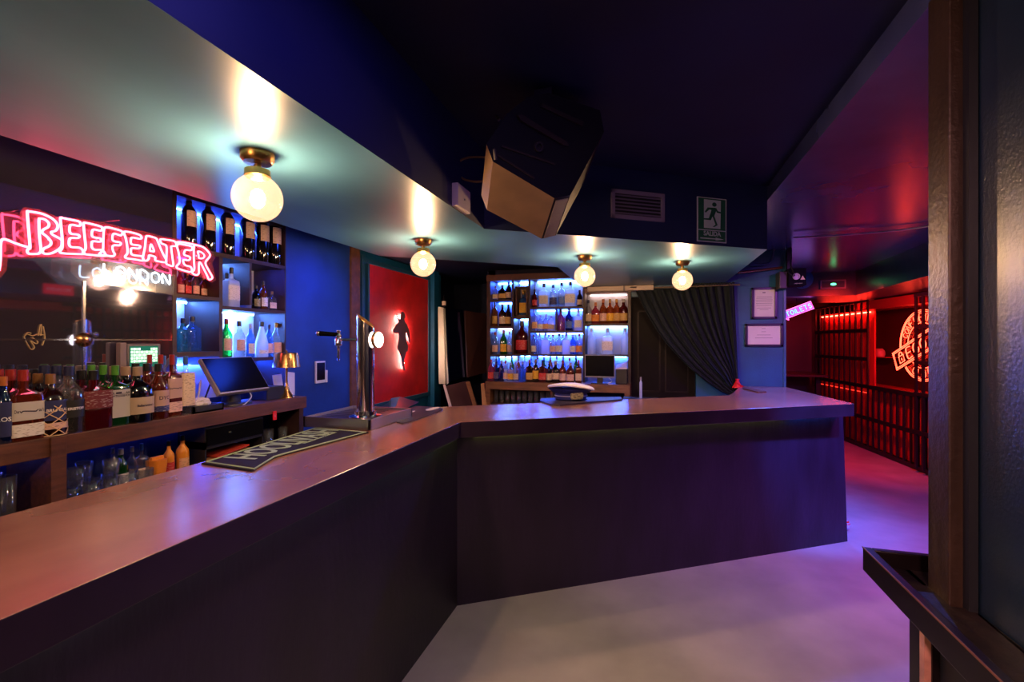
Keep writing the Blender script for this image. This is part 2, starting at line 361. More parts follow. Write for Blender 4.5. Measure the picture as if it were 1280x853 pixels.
# light strips under the overhang
def strip(p, q, m, name='led_strip'):
    p, q = Vector(p), Vector(q); d = (q-p).normalized(); nn = Vector((d.y, -d.x))*.006
    MB().prism([tuple(p-nn), tuple(q-nn), tuple(q+nn), tuple(p+nn)][::-1], 1.002, 1.010).build(name, m, bar)
off = -nr*.012
strip(A+off+dirr*.10, A+off+dirr*1.55, M['led_green']); strip(A+off+dirr*1.55, A+off+dirr*2.45, M['led_green']); strip(A+off+dirr*2.45, B+off-dirr*.03, M['led_end'])
strip((-1.075, -1.5), (-1.072, 2.3), mat('dim green strip', (0, 0, 0), emit=(.3, .5, .2), es=5))

# foreground drinks ledge
lz = .95
lg = thing('drinks_ledge', 'black brown lacquered drinks ledge with raised rim beside the blue wall', 'ledge', (.7, .5, 0))
x0, y1 = .594, 1.61
MB().box((x0, -2.6, lz-.068), (x0+.022, y1, lz)).build('front_rim', M['ledge'], lg, bevel=.003)
MB().box((x0-.0012, -2.6, lz-.003), (x0+.0015, y1, lz+.0008)).build('copper_edge', mat('worn copper edge', (.55, .22, .12), .35, metal=.8), lg)
MB().box((x0+.022, y1-.022, lz-.068), (.80, y1, lz)).build('end_rim', M['ledge'], lg, bevel=.003)
MB().box((x0+.022, -2.6, lz-.068), (.745, 1.40, lz-.045)).prism([(.74, -2.6), (.885, -2.6), (.745, 1.38), (.74, 1.38)], lz-.068, lz-.045).box((x0+.022, 1.40, lz-.068), (.70, y1-.022, lz-.045)).box((.69, 1.502, lz-.068), (.80, y1-.022, lz-.045)).build('tray_board', mat('worn dark ledge board', (.016, .008, .005), .5, var=.5, vscale=25, bump=.2), lg)
MB().box((.625, 1.32, 0), (.64, 1.42, lz-.068)).build('leg', M['ledge'], lg)
MB().box((.612, 1.325, 0), (.625, 1.345, lz-.075)).build('lit_edge_strip', mat('warm light stripe colour', (.60, .27, .18), .4, var=.4, vscale=15), lg)  # warm light on the post's edge, put in as a pale coppery strip
MB().box((.64, -2.6, 0), (.66, 1.32, lz-.068)).build('skirt_board', M['black'], lg)

# ---------------------------------------------------------------- left wall: mirror, shelf unit, back bar
xm = -2.55
def mpt(px, py, x=xm): return at_x(px, py, x)
mir = thing('bar_mirror', 'large aged mirror with thin chrome seams behind the left bottles', 'mirror', (-2.55, .6, 1.2))
ys = mpt(104.5, 424).y
MB().box((-2.558, -2.6, 1.10), (-2.55, 1.985, 2.395)).build('mirror_pane', M['mirror'], mir)
MB().box((-2.55, ys-.005, 1.10), (-2.544, ys+.005, 1.83)).build('seam_strip', M['chrome'], mir)
MB().box((-2.55, -2.6, 1.552), (-2.544, 1.985, 1.560)).build('seam_strip', M['chrome'], mir)
T = Matrix.Translation((-2.55, ys, 1.556)) @ Matrix.Rotation(math.pi/2, 4, 'Y')
MB().lathe([(.034, 0), (.034, .006), (.022, .014), (.006, .018)], 20, T).build('rosette', M['bronze'], mir, True)
hp = [(30,421),(34,418),(41,420),(47,418),(55,419)], [(30,421),(33,428),(39,437),(43,434),(38,426),(45,430),(47,427),(40,422)], [(31,419),(35,416),(39,417)], [(48,420),(50,408),(52,407),(51,420)], [(54,408),(56,422),(53,432)]
dd = MB()
for s in hp: dd.tube(smoothpath([mpt(x, y, -2.546) for x, y in s], 4), .0022, 5)
dd.build('gold_doodle', M['doodle'], mir)
MB().box((-2.56, -3.1, 0), (-2.53, 2.838, 1.085)).build('wall_left', M['wall_left'])['kind'] = 'structure'

# back bar board and its carcass
bb = thing('bottle_counter', 'long brown timber back bar under the mirror', 'back bar', (-2.4, .8, 0))
ZB = 1.17
MB().box((-2.548, -2.6, ZB-.078), (-2.27, 2.72, ZB)).build('worktop', M['wood'], bb, bevel=.003)
yp0, yp1 = at_x(62, 560, -2.27).y, at_x(82, 560, -2.27).y
MB().box((-2.53, yp0, 0), (-2.262, yp1, ZB-.002)).build('upright', M['wood'], bb, bevel=.002)
MB().box((-2.529, -2.6, .82), (-2.28, yp0, .85)).build('lower_shelf', M['wood_dark'], bb)
MB().box((-2.529, yp1, .82), (-2.28, 2.70, .85)).build('lower_shelf', M['wood_dark'], bb)
MB().box((-2.529, -2.6, 0), (-2.30, yp0, .82)).build('base_panel', M['black'], bb)
MB().box((-2.529, yp1, 0), (-2.30, 2.70, .82)).build('base_panel', M['black'], bb)
MB().box((-2.529, 2.66, .85), (-2.28, 2.70, ZB-.078)).build('side_panel', M['wood_dark'], bb)
MB().box((-2.528, yp1, ZB-.092), (-2.51, 2.0, ZB-.080)).build('led_strip', glow('dim blue led', (.05, .10, 1), 1.6), bb)
MB().box((-2.528, -2.0, ZB-.092), (-2.51, yp0, ZB-.080)).build('led_strip', glow('dim violet led', (.16, .16, 1), 2.6), bb)

# wall shelf unit (left)
un = thing('bottle_shelf_unit', 'dark wood bottle cabinet with blue lights beside the mirror', 'shelf', (-2.7, 2.4, 1.17))
yA, yB, yC, yD = 1.998, 2.294, 2.52, 2.838
xb, xf = -2.83, -2.548
def board(lo, hi, name='shelf'): return MB().box(lo, hi).build(name, M['wood_dark'], un)
board((xb, yA-.012, 1.17), (xf, yA+.012, 2.39), 'side_panel'); board((xb, yD-.012, 1.17), (xf, yD-.001, 2.39), 'side_panel')
board((xb, yB-.012, 1.40), (xf, yB+.012, 2.08), 'divider'); board((xb, yC-.008, 1.79), (xf, yC+.008, 2.07), 'divider')
zT, zL2, zL3, zR2, zR3 = 2.095, 1.817, 1.486, 1.769, 1.438
board((xb, yA+.012, zT-.025), (xf, yD-.012, zT)); board((xb, yA+.012, zL2-.022), (xf, yB-.012, zL2)); board((xb, yA+.012, zL3-.03), (xf, yB-.012, zL3))
board((xb, yB+.012, zR2-.022), (xf, yD-.012, zR2)); board((xb, yB+.012, zR3-.022), (xf, yD-.012, zR3)); board((xb, yA+.012, 2.37), (xf, yD-.03, 2.39), 'top_panel')
MB().box((xb-.01, yA, 1.17), (xb, yD, 2.39)).build('back_panel', M['panel_white'], un)
def led(y0, y1, z, m, x=-2.80): MB().box((x, y0, z-.010), (x+.012, y1, z-.002)).build('led_strip', m, un)
led(yA+.03, yB-.03, zL2-.022, M['led_white']); led(yA+.03, yB-.03, zT-.025, glow('violet led', (.35, .10, 1), 5))
led(yB+.03, yC-.03, zT-.025, M['led_white']); led(yC+.02, yC+.10, zT-.025, M['led']); led(yB+.03, yD-.05, zR2-.022, M['led_white'])
led(yA+.02, yD-.05, 2.37, M['led'])
led(yA+.03, yD-.05, zR3-.03, M['led'], -2.82)
# blue wash strip standing vertically in the centre of the lower right box
MB().box((-2.82, 2.60, zR3+.01), (-2.81, 2.615, zR2-.03)).build('led_strip', M['led_white'], un)

# ---------------------------------------------------------------- bottles
BP = {   # kind: exponent, ry/rx, profile (z,r), neck start
 'round': (2, 1, [(0, .93), (.015, 1), (.55, 1), (.63, .93), (.70, .62), (.75, .40), (.80, .34), (.93, .33)], .86),
 'slim':  (2, 1, [(0, .93), (.015, 1), (.58, 1), (.68, .80), (.76, .45), (.82, .36), (.93, .35)], .86),
 'square':(7, .72, [(0, .96), (.015, 1), (.60, 1), (.66, .94), (.70, .60), (.73, .33), (.93, .29)], .84),
 'flat':  (5, .55, [(0, .96), (.015, 1), (.58, 1), (.68, .90), (.74, .55), (.79, .30), (.93, .28)], .85),
 'squat': (2.6, .9, [(0, .92), (.02, 1), (.50, 1), (.60, .97), (.68, .72), (.74, .42), (.80, .30), (.93, .30)], .84),
 'cone':  (2, 1, [(0, .95), (.02, 1), (.40, .98), (.65, .62), (.80, .36), (.93, .33)], .86),
 'magnum':(2, 1, [(0, .95), (.015, 1), (.70, 1), (.80, .75), (.86, .42), (.93, .38), (.97, .38)], .90),
}
cache = {}
def bottle(x, y, z, H, R, kind, glass, cap, lab, label, group=None, rz=math.pi/2, lz=(.12, .42), name='bottle', lab2=None, text=None, tcol=(.03, .02, .05), tsz=.018, tz=None, arc=1.15, ink=True):
    key = (round(H, 3), round(R, 4), kind, glass, cap, lab, lz, lab2, text)
    if key not in cache:
        e, ky, prof, cz = BP[kind]; parts = []
        b = MB().loft([(pz*H, pr*R, pr*R*(ky if pz < .68 else max(ky, .95 if pz > .74 else ky)), e if pz < .7 else 2) for pz, pr in prof], 20)
        parts.append(('glass_body', b.mesh('glass_body', GL[glass])))
        cr = prof[-1][1]*R*1.08
        parts.append(('cap', MB().lathe([(cr, cz*H), (cr, H*.995), (cr*.85, H)], 14).mesh('cap', CM[cap])))
        def band(z0, z1, m, half=arc):
            L = MB(); N = 9; vs = []
            for zz in (z0*H, z1*H):
                for k in range(N):
                    a = -math.pi/2+half*(2*k/(N-1)-1); c, s_ = math.cos(a), math.sin(a)
                    vs.append((1.025*R*math.copysign(abs(c)**(2/e), c), 1.025*R*ky*math.copysign(abs(s_)**(2/e), s_), zz))
            L.add(vs, [(k, k+1, N+k+1, N+k) for k in range(N-1)]); return L.mesh('paper_label', m)
        if lab: parts.append(('paper_label', band(lz[0], lz[1], (PM if text else LM)[lab])))
        if lab2: parts.append(('paper_label', band(lab2[1], lab2[2], LM[lab2[0]])))
        if text:
            def warp(v):
                a = -math.pi/2+v.x/R; c, s_ = math.cos(a), math.sin(a)
                rr = R*1.04
                return Vector((rr*math.copysign(abs(c)**(2/e), c), rr*ky*math.copysign(abs(s_)**(2/e), s_), v.y+(tz if tz else (lz[0]+lz[1])/2)*H))
            parts.append(('lettering', text_mesh(text, tsz, mat('ink', tcol, .6), Matrix.Identity(4), 0, warp, bold=.0004)))
        for nme, me in parts:
            me.polygons.foreach_set('use_smooth', [True]*len(me.polygons)); me.set_sharp_from_angle(angle=math.radians(40))
        cache[key] = parts
    r = thing(name, label, 'bottle', (x, y, z), rz, group)
    for nme, me in cache[key]:
        o = bpy.data.objects.new(nme, me); C.objects.link(o); o.parent = r
    return r
def side(px, x): return at_x(px, 430, x).y
# front row on the back bar: px, width px, height px, kind, glass, cap, label, words, extras
XF = -2.315
row = [
 (4, 22, 80, 'slim', 'navy', 'orange', 'navy', 'navy blue label rum', dict(text='...OS 12', tcol=(.7, .75, .9), tsz=.022, lz=(.10, .62))),
 (29, 34, 84, 'square', 'whisky', 'red', 'white', 'red brown whisky with two cream labels', dict(text="Dewar's", lab2=('white', .06, .24), lz=(.29, .55))),
 (63, 31, 74, 'squat', 'brown', 'cork', 'navy', 'netted rum', dict(text='BRUGAL', tcol=(.8, .7, .7), lz=(.26, .58), lab2=('pinkish', .12, .22), tsz=.017)),
 (86, 30, 80, 'round', 'clear', 'navy', 'black', 'tall clear vodka with black band', dict(text='ERISTOFF', tcol=(.8, .75, .8), tsz=.014, lz=(.24, .50))),
 (117, 33, 70, 'square', 'darkred', 'black', 'maroon', 'dark red square liqueur', dict(lz=(.36, .66))),
 (144, 26, 72, 'square', 'green', 'green', 'white', 'green whisky with white label', dict(text="WILLIAM\nLAWSON'S", tsz=.0125, tz=.52, lz=(.14, .60))),
 (172, 32, 66, 'squat', 'black', 'cream', 'cream', 'black whisky with cream shield label', dict(text="Ballantine's", tsz=.014, lz=(.16, .46))),
 (198, 22, 66, 'slim', 'whisky', 'black', 'pinkish', 'red brown whisky with pink and blue label', dict(text='DYC', tsz=.024, lz=(.24, .52), lab2=('navy', .14, .24))),
 (215, 19, 74, 'square', 'whisky', 'red', 'pinkish', 'slender red brown two label whisky', dict(text="Dewar's", tsz=.014, lab2=('pinkish', .08, .24), lz=(.30, .62))),
 (232, 18, 70, 'square', 'clear', 'blue', 'cream', 'clear gin with yellowish label', dict(lz=(.15, .72))),
]
prev = None
netb = None
for i, (px, w, h, kd, gl, cp, lb, words, ex) in enumerate(row):
    y = side(px, XF); Y = (Vector((XF, y, 0))).dot(Vector((-SI, CO, 0)))
    H = h*Y/F*1.04; R = w/2*Y/F*.98; ky = BP[kd][1]
    for k in range(3):
        xx = XF - .082*k
        if xx-R < -2.545: break
        back = ['front of its line', 'second in its line', 'nearest the mirror'][k]
        bo = bottle(xx, y+.004*k, ZB, H, R, kd, gl, cp, lb, f'{words} bottle, {back}, left back bar', 'bottles lined up in front of the mirror', **ex)
        if i == 2 and k == 0:
            net = MB(); RR = R*1.07; HH = H*.60
            for s_ in (1, -1):
                for j in range(6):
                    pts = []
                    for q in range(13):
                        a = s_*(q/12)*math.pi*1.15+j*math.pi/3; zz = HH*q/12
                        rr = RR*(1 if q < 10 else 1-.12*(q-9))
                        pts.append((rr*math.cos(a), rr*math.sin(a)*.92, zz+.004))
                    net.tube(pts, .0019, 5)
            net.tube([(RR*math.cos(a*math.pi/8), RR*.92*math.sin(a*math.pi/8), .004) for a in range(16)], .0018, 5, True)
            o = bpy.data.objects.new('gold_net', net.mesh('gold_net', mat('pale gold thread', (.75, .5, .3), .5))); C.objects.link(o); o.parent = bo
# left wall unit bottles (px, height px, width px, kind, glass, cap, label, words)
def unit_row(xs, z, items, where, group):
    for i, (px, h, w, kd, gl, cp, lb, words, ex) in enumerate(items):
        y = side(px, xs); Y = Vector((xs, y, 0)).dot(Vector((-SI, CO, 0)))
        bottle(xs, y, z, h*Y/F, w/2*Y/F, kd, gl, cp, lb, (f'{words} bottle, {ORD[i]} from left {where}' if len(items) > 1 else f'{words} bottle {where}'), group, **ex)
unit_row(-2.60, zT, [(px, 62, 17, 'magnum', 'black', 'black', 'cream', 'tall black magnum with cream label', dict(lz=(.42, .74), arc=.9)) for px in (236, 260, 284, 309, 327, 342)], 'on the top left shelf', 'magnums on the top left shelf')
unit_row(-2.66, zL2, [(225, 33, 9, 'slim', 'pink', 'red', 'pinkish', 'small pink lit', {}), (234, 31, 8, 'square', 'whisky', 'gold', 'red', 'small red', {}), (244, 33, 9, 'slim', 'clear', 'red', 'pinkish', 'small clear', {}), (254, 27, 9, 'squat', 'whisky', 'gold', 'cream', 'short amber', {}), (264, 24, 8, 'squat', 'amber', 'black', 'cream', 'tiny amber', {})], 'behind the end of the red neon', 'small bottles behind the neon')
unit_row(-2.66, zL3, [(228.5, 42, 16, 'flat', 'teal', 'navy', None, 'turquoise etched glass', {}), (240, 44, 20, 'flat', 'blue', 'navy', None, 'pale blue etched glass', {})], 'in the pale blue lit box', 'blue glass bottles in the lit box')
unit_row(-2.62, zR2, [(289, 50, 17, 'square', 'frost', 'black', 'white', 'large frosted gin', dict(lz=(.18, .55)))], 'in front in the blue box below the magnums', None)
unit_row(-2.72, zR2, [(283, 44, 13, 'square', 'frost', 'black', 'white', 'smaller pale gin', {})], 'at the back of the blue box below the magnums', None)
unit_row(-2.62, zR2, [(320, 30, 10, 'slim', 'black', 'black', 'olive', 'dark short olive label', {}), (329, 36, 10, 'slim', 'amber', 'black', 'white', 'amber round label', {}), (340, 24, 11, 'flat', 'clear', 'cork', 'cream', 'clear corked cream label', {})], 'in the upper right cabinet box', 'bottles in the upper right box')
unit_row(-2.61, zR3, [(283, 50, 13, 'slim', 'green', 'red', 'pinkish', 'green vermouth with round label', dict(lz=(.2, .5))), (299, 46, 13, 'slim', 'clear', 'black', 'pinkish', 'clear vermouth with round label', dict(lz=(.2, .5))), (313, 42, 10, 'round', 'blue', 'white', 'white', 'blue spirit with white label', {}), (327, 44, 15, 'cone', 'frost', 'black', 'white', 'white frosted liqueur', dict(lz=(.1, .2))), (336, 40, 10, 'slim', 'blue', 'navy', 'pinkish', 'dark blue spirit', {}), (345, 42, 13, 'round', 'clear', 'gold', 'peach', 'clear gold capped peach label', {})], 'on the lower cabinet shelf', 'bottles on the lower right shelf')

# under-shelf bottles, cup and glasses
def under(px, ztop, w, kd, gl, cp, lb, words, x=-2.38, name='bottle', **ex):
    y = side(px, x); Y = Vector((x, y, 0)).dot(Vector((-SI, CO, 0)))
    bottle(x, y, .85, ztop-.85, w/2*Y/F, kd, gl, cp, lb, words, 'small bottles under the left back bar', **ex)
under(151, 1.045, 15, 'slim', 'green', 'white', 'white', 'mixer bottle with green leaf label under the left back bar')
under(165, 1.03, 11, 'slim', 'clear', 'white', 'cream', 'pale mixer bottle behind the leaf label one', -2.45)
under(177, 1.05, 13, 'square', 'clear', 'blue', 'cream', 'blue capped mixer bottle under the left back bar')
under(141, 1.04, 10, 'slim', 'clear', 'silver', None, 'plain clear mixer bottle beside the glasses under the back bar', -2.46)
under(211, 1.035, 12, 'round', 'orange', 'black', 'red', 'orange juice bottle with red label next to the orange tub')
under(228, 1.05, 14, 'round', 'orange', 'black', 'peach', 'orange juice bottle with peach label, rightmost under the back bar')
p = at_x(196, 570, -2.36)
t = thing('orange_tub', 'orange plastic tub under the back bar beside the juice bottles', 'tub', (p.x, p.y, .85))
MB().loft([(0, .026, .026, 5), (.10, .036, .036, 5)], 16, T, False) if False else None
MB().loft([(0, .026, .024, 5), (.085, .036, .034, 5), (.11, .037, .034, 5)], 20, Matrix.Translation((p.x, p.y, .85))).build('body', mat('orange plastic', (.75, .24, .02), .4), t, True)
MB().box((p.x-.008, p.y-.03, .955), (p.x+.008, p.y+.03, .975)).build('flap', mat('orange plastic flap', (.8, .28, .03), .4), t)
glass_m = {}
def tumbler(x, y, z, H, R, label, group, name='drinking_glass'):
    k = (H, R)
    if k not in glass_m:
        b = MB().lathe([(R*.80, 0), (R*.86, .01), (R, H), (R*.94, H), (R*.80, .014), (.001, .012)], 16, cap=False)
        me = b.mesh('drinking_glass', GL['clear']); me.polygons.foreach_set('use_smooth', [True]*len(me.polygons)); glass_m[k] = me
    o = bpy.data.objects.new(name, glass_m[k]); C.objects.link(o); o.location = (x, y, z); tag(o, label, 'glass', group); return o
for r_, x in enumerate((-2.335, -2.42, -2.495)):
    for k in range(7):
        y = yp0-.10-.075*k
        tumbler(x, y, .85, .19, .032, 'tall clear tumbler stored under the back bar left of the timber upright', 'tall tumblers left of the upright')
for r_, x in enumerate((-2.335, -2.42)):
    for k in range(5):
        y = yp1+.05+.078*k
        tumbler(x, y, .85, .085, .034, 'short clear tumbler stacked under the back bar right of the upright', 'short tumblers right of the upright')
for k, (x, dy) in enumerate(((-2.34, .075), (-2.41, .15), (-2.35, .22))):
    tumbler(x, yp1+dy, .937, .075, .033, 'short clear tumbler stacked under the back bar right of the upright', 'short tumblers right of the upright')
for k in range(5):
    y = side(336, -2.38)+.066*(k-.5)
    tumbler(-2.36-.05*(k % 2), y, .85, .12, .030, 'stemless glass under the back bar beneath the bronze lamp', 'glasses beneath the bronze lamp')
# drawer unit with papers under the monitor
y0, y1 = side(256, -2.31), side(329, -2.31)
dw = thing('open_tray_drawer', 'black open drawer box holding papers under the back bar', 'drawer', (-2.4, (y0+y1)/2, .85))
MB().box((-2.50, y0, .85), (-2.31, y1, .86)).box((-2.50, y0, .96), (-2.31, y1, 1.08)).box((-2.50, y0, .85), (-2.31, y0+.01, 1.0)).box((-2.50, y1-.01, .85), (-2.31, y1, 1.0)).build('carcass', M['black'], dw)
MB().box((-2.312, y0+.01, .98), (-2.300, y1-.01, 1.07)).build('drawer_front', M['black_gloss'], dw)
T = Matrix.Translation((-2.300, (y0+y1)/2-.05, 1.03)) @ Matrix.Rotation(math.pi/2, 4, 'Y')
MB().lathe([(.006, 0), (.005, .01)], 12, T).build('drawer_lock', M['chrome'], [c for c in dw.children if c.name.startswith('drawer_front')][0], world=False)
tag(MB().box((-2.49, y0+.02, .861), (-2.312, y1-.04, .895)).build('kraft_paper_stack', mat('kraft paper', (.50, .26, .10), .7, var=.3, vscale=30)), 'stack of brown papers inside the open drawer box', 'papers')
T = Matrix.Translation((-2.39, (y0+y1)/2-.01, .915)) @ Matrix.Rotation(math.radians(6), 4, 'X')
tag(MB().box((-.08, -.11, -.005), (.075, .11, .003), T).build('red_folder', mat('red card', (.55, .05, .02), .6)), 'red folder lying on the brown papers', 'folder')
p = at_x(354, 532, -2.33)
o = thing('red_tag', 'small red tag hanging from the back bar edge by the glasses', 'tag', at_x(346, 520, -2.27))
q = at_x(343.5, 524, -2.262)
MB().box((-2.266, q.y-.014, ZB-.115), (-2.260, q.y+.014, ZB-.060)).build('plate', M['red'], o)
text_me = text_mesh('i', .03, M['white'], Matrix.Translation((-2.2595, q.y, ZB-.088)) @ Matrix.Rotation(math.pi/2, 4, 'Z') @ Matrix.Rotation(math.pi/2, 4, 'X'), .0003)
put('lettering', text_me, o)

# ---------------------------------------------------------------- things on the back bar
# touch screen till
tl = thing('till_monitor', 'black tilted till monitor with silver edge on the left back bar', 'monitor', (-2.38, 2.2, ZB))
BL, BR = at_x(272, 492, -2.285), at_x(334, 487, -2.285); TL, TR = at_x(253, 447, -2.43), at_x(318, 446, -2.43)
zb, zt = (BL.z+BR.z)/2, (TL.z+TR.z)/2; ya, yb_ = (BL.y+TL.y)/2+.0, (BR.y+TR.y)/2
ud = Vector((-2.43+2.285, 0, zt-zb)); hgt = ud.length; ud.normalize(); nd = Vector((ud.z, 0, -ud.x))
Tm = Matrix((( 0, nd.x, ud.x, -2.285), (1, nd.y, ud.y, ya), (0, nd.z, ud.z, zb), (0, 0, 0, 1)))   # local x=along y, y=out, z=up the screen
W = yb_-ya
MB().box((0, -.03, 0), (W, 0, hgt), Tm).build('casing', mat('silver grey bezel', (.35, .33, .34), .35, metal=.3), tl, bevel=.004)
MB().box((.008, -.001, .010), (W-.008, .003, hgt-.008), Tm).build('screen', M['black_gloss'], tl)
put('lettering', text_mesh('elo', .012, M['white'], Tm @ Matrix.Translation((W/2, .0035, .006)) @ Matrix.Rotation(math.pi/2, 4, 'X') @ Matrix.Scale(-1, 4, (1, 0, 0)) if False else Tm @ Matrix.Translation((W/2, .004, .006)) @ Matrix.Rotation(math.pi/2, 4, 'X'), .0002), tl)
yc = (ya+yb_)/2
MB().loft([(0, .09, .10, 4), (.012, .085, .095, 4), (.02, .04, .05, 3), (.12, .03, .04, 3)], 20, Matrix.Translation((-2.40, yc, ZB))).build('stand', M['black'], tl, True)
MB().tube(smoothpath([(-2.33, yc+.03, ZB+.10), (-2.30, yc+.05, ZB+.05), (-2.31, yc+.02, ZB+.01), (-2.29, yc-.02, ZB+.006)], 5), .003, 6).build('cable', M['white'], tl)
# printer box at its right
yq = at_x(332, 490, -2.40).y
tp = tag(MB().box((-2.47, yq-.06, ZB), (-2.33, yq+.09, ZB+.085)).build('receipt_printer', M['black'], bevel=.006), 'small black receipt printer between the till monitor and bronze lamp', 'printer')
# pen tray with white bag
yq = at_x(258, 508, -2.30).y
tag(MB().box((-2.40, yq-.09, ZB), (-2.28, yq+.09, ZB+.008)).box((-2.40, yq-.09, ZB), (-2.39, yq+.09, ZB+.035)).box((-2.29, yq-.09, ZB), (-2.28, yq+.09, ZB+.035)).box((-2.40, yq-.09, ZB), (-2.28, yq-.08, ZB+.035)).box((-2.40, yq+.08, ZB), (-2.28, yq+.09, ZB+.035)).build('pen_tray', M['black']), 'low black tray with pens left of the till monitor', 'tray')
bg = MB().sphere((-2.335, yq-.015, ZB+.045), .05, 18, 12, (.8, 1.2, .55))
random.seed(3)
bg.v = [(x+random.uniform(-.006, .006), y+random.uniform(-.008, .008), max(ZB+.01, z+random.uniform(-.006, .006))) for x, y, z in bg.v]
tag(bg.build('crumpled_paper_bag', M['paper']), 'crumpled white paper in the low black tray', 'paper')
for k, (dy, lean) in enumerate(((.02, .05), (.05, .09))):
    tag(MB().cyl((-2.37, yq+dy-.02, ZB+.01), (-2.42, yq+dy+lean, ZB+.16), .005, 8).build('pen', M['white'] if k == 0 else M['black']), ('white' if k == 0 else 'black')+' pen leaning in the tray beside the till monitor', 'pen', 'pens in the tray')
# bronze lamp
q = at_x(358, 499, -2.34); lp = thing('table_lamp', 'bronze mushroom table lamp on the right end of the back bar', 'lamp', (q.x, q.y, ZB))
T = Matrix.Translation((q.x, q.y, ZB))
MB().lathe([(.050, 0), (.048, .006), (.028, .035), (.014, .075), (.009, .12), (.008, .22)], 28, T).build('base', M['bronze'], lp, True)
MB().lathe([(.086, .205), (.084, .215), (.076, .285), (.070, .300), (.03, .306), (.005, .308)], 36, T).build('lamp_shade', M['bronze'], lp, True)
MB().lathe([(.006, .30), (.008, .318), (.002, .326)], 12, T).build('finial', M['bronze'], lp, True)
# papers behind lamp
for k, (dy, dz, a) in enumerate(((.02, .0, .05), (.085, .012, -.14))):
    y = q.y+.03+dy
    T = Matrix.Translation((-2.44+.03*k, y, ZB+.001)) @ Matrix.Rotation(a, 4, 'X') @ Matrix.Rotation(-.12, 4, 'Y')
    tag(MB().box((-.003, -.04, .002), (.003, .04, .15+dz), T).build('leaflet', mat('lilac leaflet', (.55, .55, .68), .6)), ['narrow pale leaflet standing behind the bronze lamp', 'leaning pale leaflet right of the lamp stem'][k], 'leaflet')
# lit till keyboard screen standing at the mirror
a_, b_ = at_x(162.5, 432, -2.50), at_x(198, 458, -2.50)
pos = thing('order_screen', 'lit green and white order screen behind the left bottles', 'screen', (-2.5, (a_.y+b_.y)/2, ZB))
za, zb2 = b_.z-.02, a_.z
c0 = at_x(150, 432, -2.50).y
MB().box((-2.53, a_.y-.012, ZB), (-2.502, b_.y+.014, zb2+.008)).build('casing', mat('grey casing', (.14, .12, .15), .5), pos, bevel=.004)
MB().box((-2.503, a_.y, za+.02), (-2.500, b_.y, zb2-.004)).build('screen', glow('dark green screen', (.02, .16, .10), .6), pos)
keys = MB(); ny, nz = 11, 5
for i in range(ny):
    for j in range(nz):
        if 4 <= i <= 7 and j == nz-1: continue
        yy0 = a_.y+.004+(b_.y-a_.y-.008)*i/ny; zz0 = za+.045+(zb2-za-.055)*j/nz
        keys.m = (i+j) % 2
        keys.box((-2.500, yy0, zz0), (-2.498, yy0+(b_.y-a_.y-.008)/ny*.75, zz0+(zb2-za-.055)/nz*.8))
keys.build('key_grid', [glow('pale green key', (.45, 1, .45), 1.1), glow('white key', (.75, 1, .85), 1.2)], pos)
MB().box((-2.53, c0, ZB), (-2.50, a_.y-.014, zb2+.014)).build('card_reader', mat('grey mauve plastic', (.20, .15, .19), .5), pos, bevel=.004)

# intercom on the blue wall
a_, b_ = at_x(393, 452, -2.55), at_x(407, 478, -2.55)
ic = thing('wall_intercom', 'white framed phone style panel on the blue wall', 'intercom', (-2.55, (a_.y+b_.y)/2, b_.z))
MB().box((-2.55, a_.y, b_.z), (-2.535, b_.y-.02, a_.z)).build('frame', M['white'], ic, bevel=.004)
MB().box((-2.536, a_.y+.010, b_.z+.025), (-2.531, b_.y-.032, a_.z-.012)).build('screen', M['black_gloss'], ic)
MB().box((-2.55, b_.y-.02, b_.z+.0), (-2.528, b_.y, b_.z+.10)).build('handset_clip', M['white'], ic, bevel=.004)

# red light-box with guard silhouette
a_, b_ = at_x(463, 330, -2.545), at_x(536.5, 498, -2.545)
rz0, rz1 = at_x(463, 507, -2.545).z, at_x(463, 330, -2.545).z
pc = thing('red_wall_panel', 'large red canvas with blue frame and glowing guard figure', 'picture', (-2.56, (a_.y+b_.y)/2, rz0))
MB().box((-2.595, a_.y, rz0), (-2.56, b_.y, rz1)).build('canvas', M['canvas_red'], pc)
w = .045
MB().box((-2.598, a_.y-.14, rz0-w), (-2.535, a_.y-.10, rz1+w+.02)).box((-2.598, a_.y-.10, rz0-w), (-2.55, b_.y+w, rz0)).box((-2.598, a_.y-.10, rz1), (-2.55, b_.y+w, rz1+w)).box((-2.598, b_.y, rz0), (-2.55, b_.y+w, rz1)).box((-2.598, a_.y-.022, rz0), (-2.55, a_.y, rz1)).build('frame', M['blue_frame'], pc, bevel=.003)
MB().box((-2.59, b_.y+w+.005, 0), (-2.50, b_.y+w+.13, 2.40)).build('wall_left', M['wall_teal'])['kind'] = 'structure'
fig = [(205,265),(222,262),(238,280),(240,310),(232,325),(240,345),(255,365),(268,405),(278,450),(282,510),(272,520),(264,480),(250,430),(244,440),(246,480),(262,540),(262,585),(250,590),(240,625),(232,650),(230,680),(240,740),(228,745),(215,700),(208,640),(195,600),(190,580),(178,578),(178,545),(186,500),(190,460),(184,435),(160,440),(140,430),(140,412),(165,370),(185,348),(192,335),(186,345),(180,320),(170,285),(176,280),(186,310),(196,325),(202,312),(203,285)]
def figpt(cx_, cy_, x): return at_x(470+cx_/6.56, 350+cy_/6.56, x)
fp = [figpt(cx_, cy_, -2.53) for cx_, cy_ in fig]
f2 = [(p.y, p.z) for p in fp]
fm = MB(); fm.extrude([(-2.535, y, z) for y, z in f2], (.006, 0, 0)); fo = fm.build('guard_silhouette', mat('mauve metal cutout', (.20, .10, .15), .5), pc)
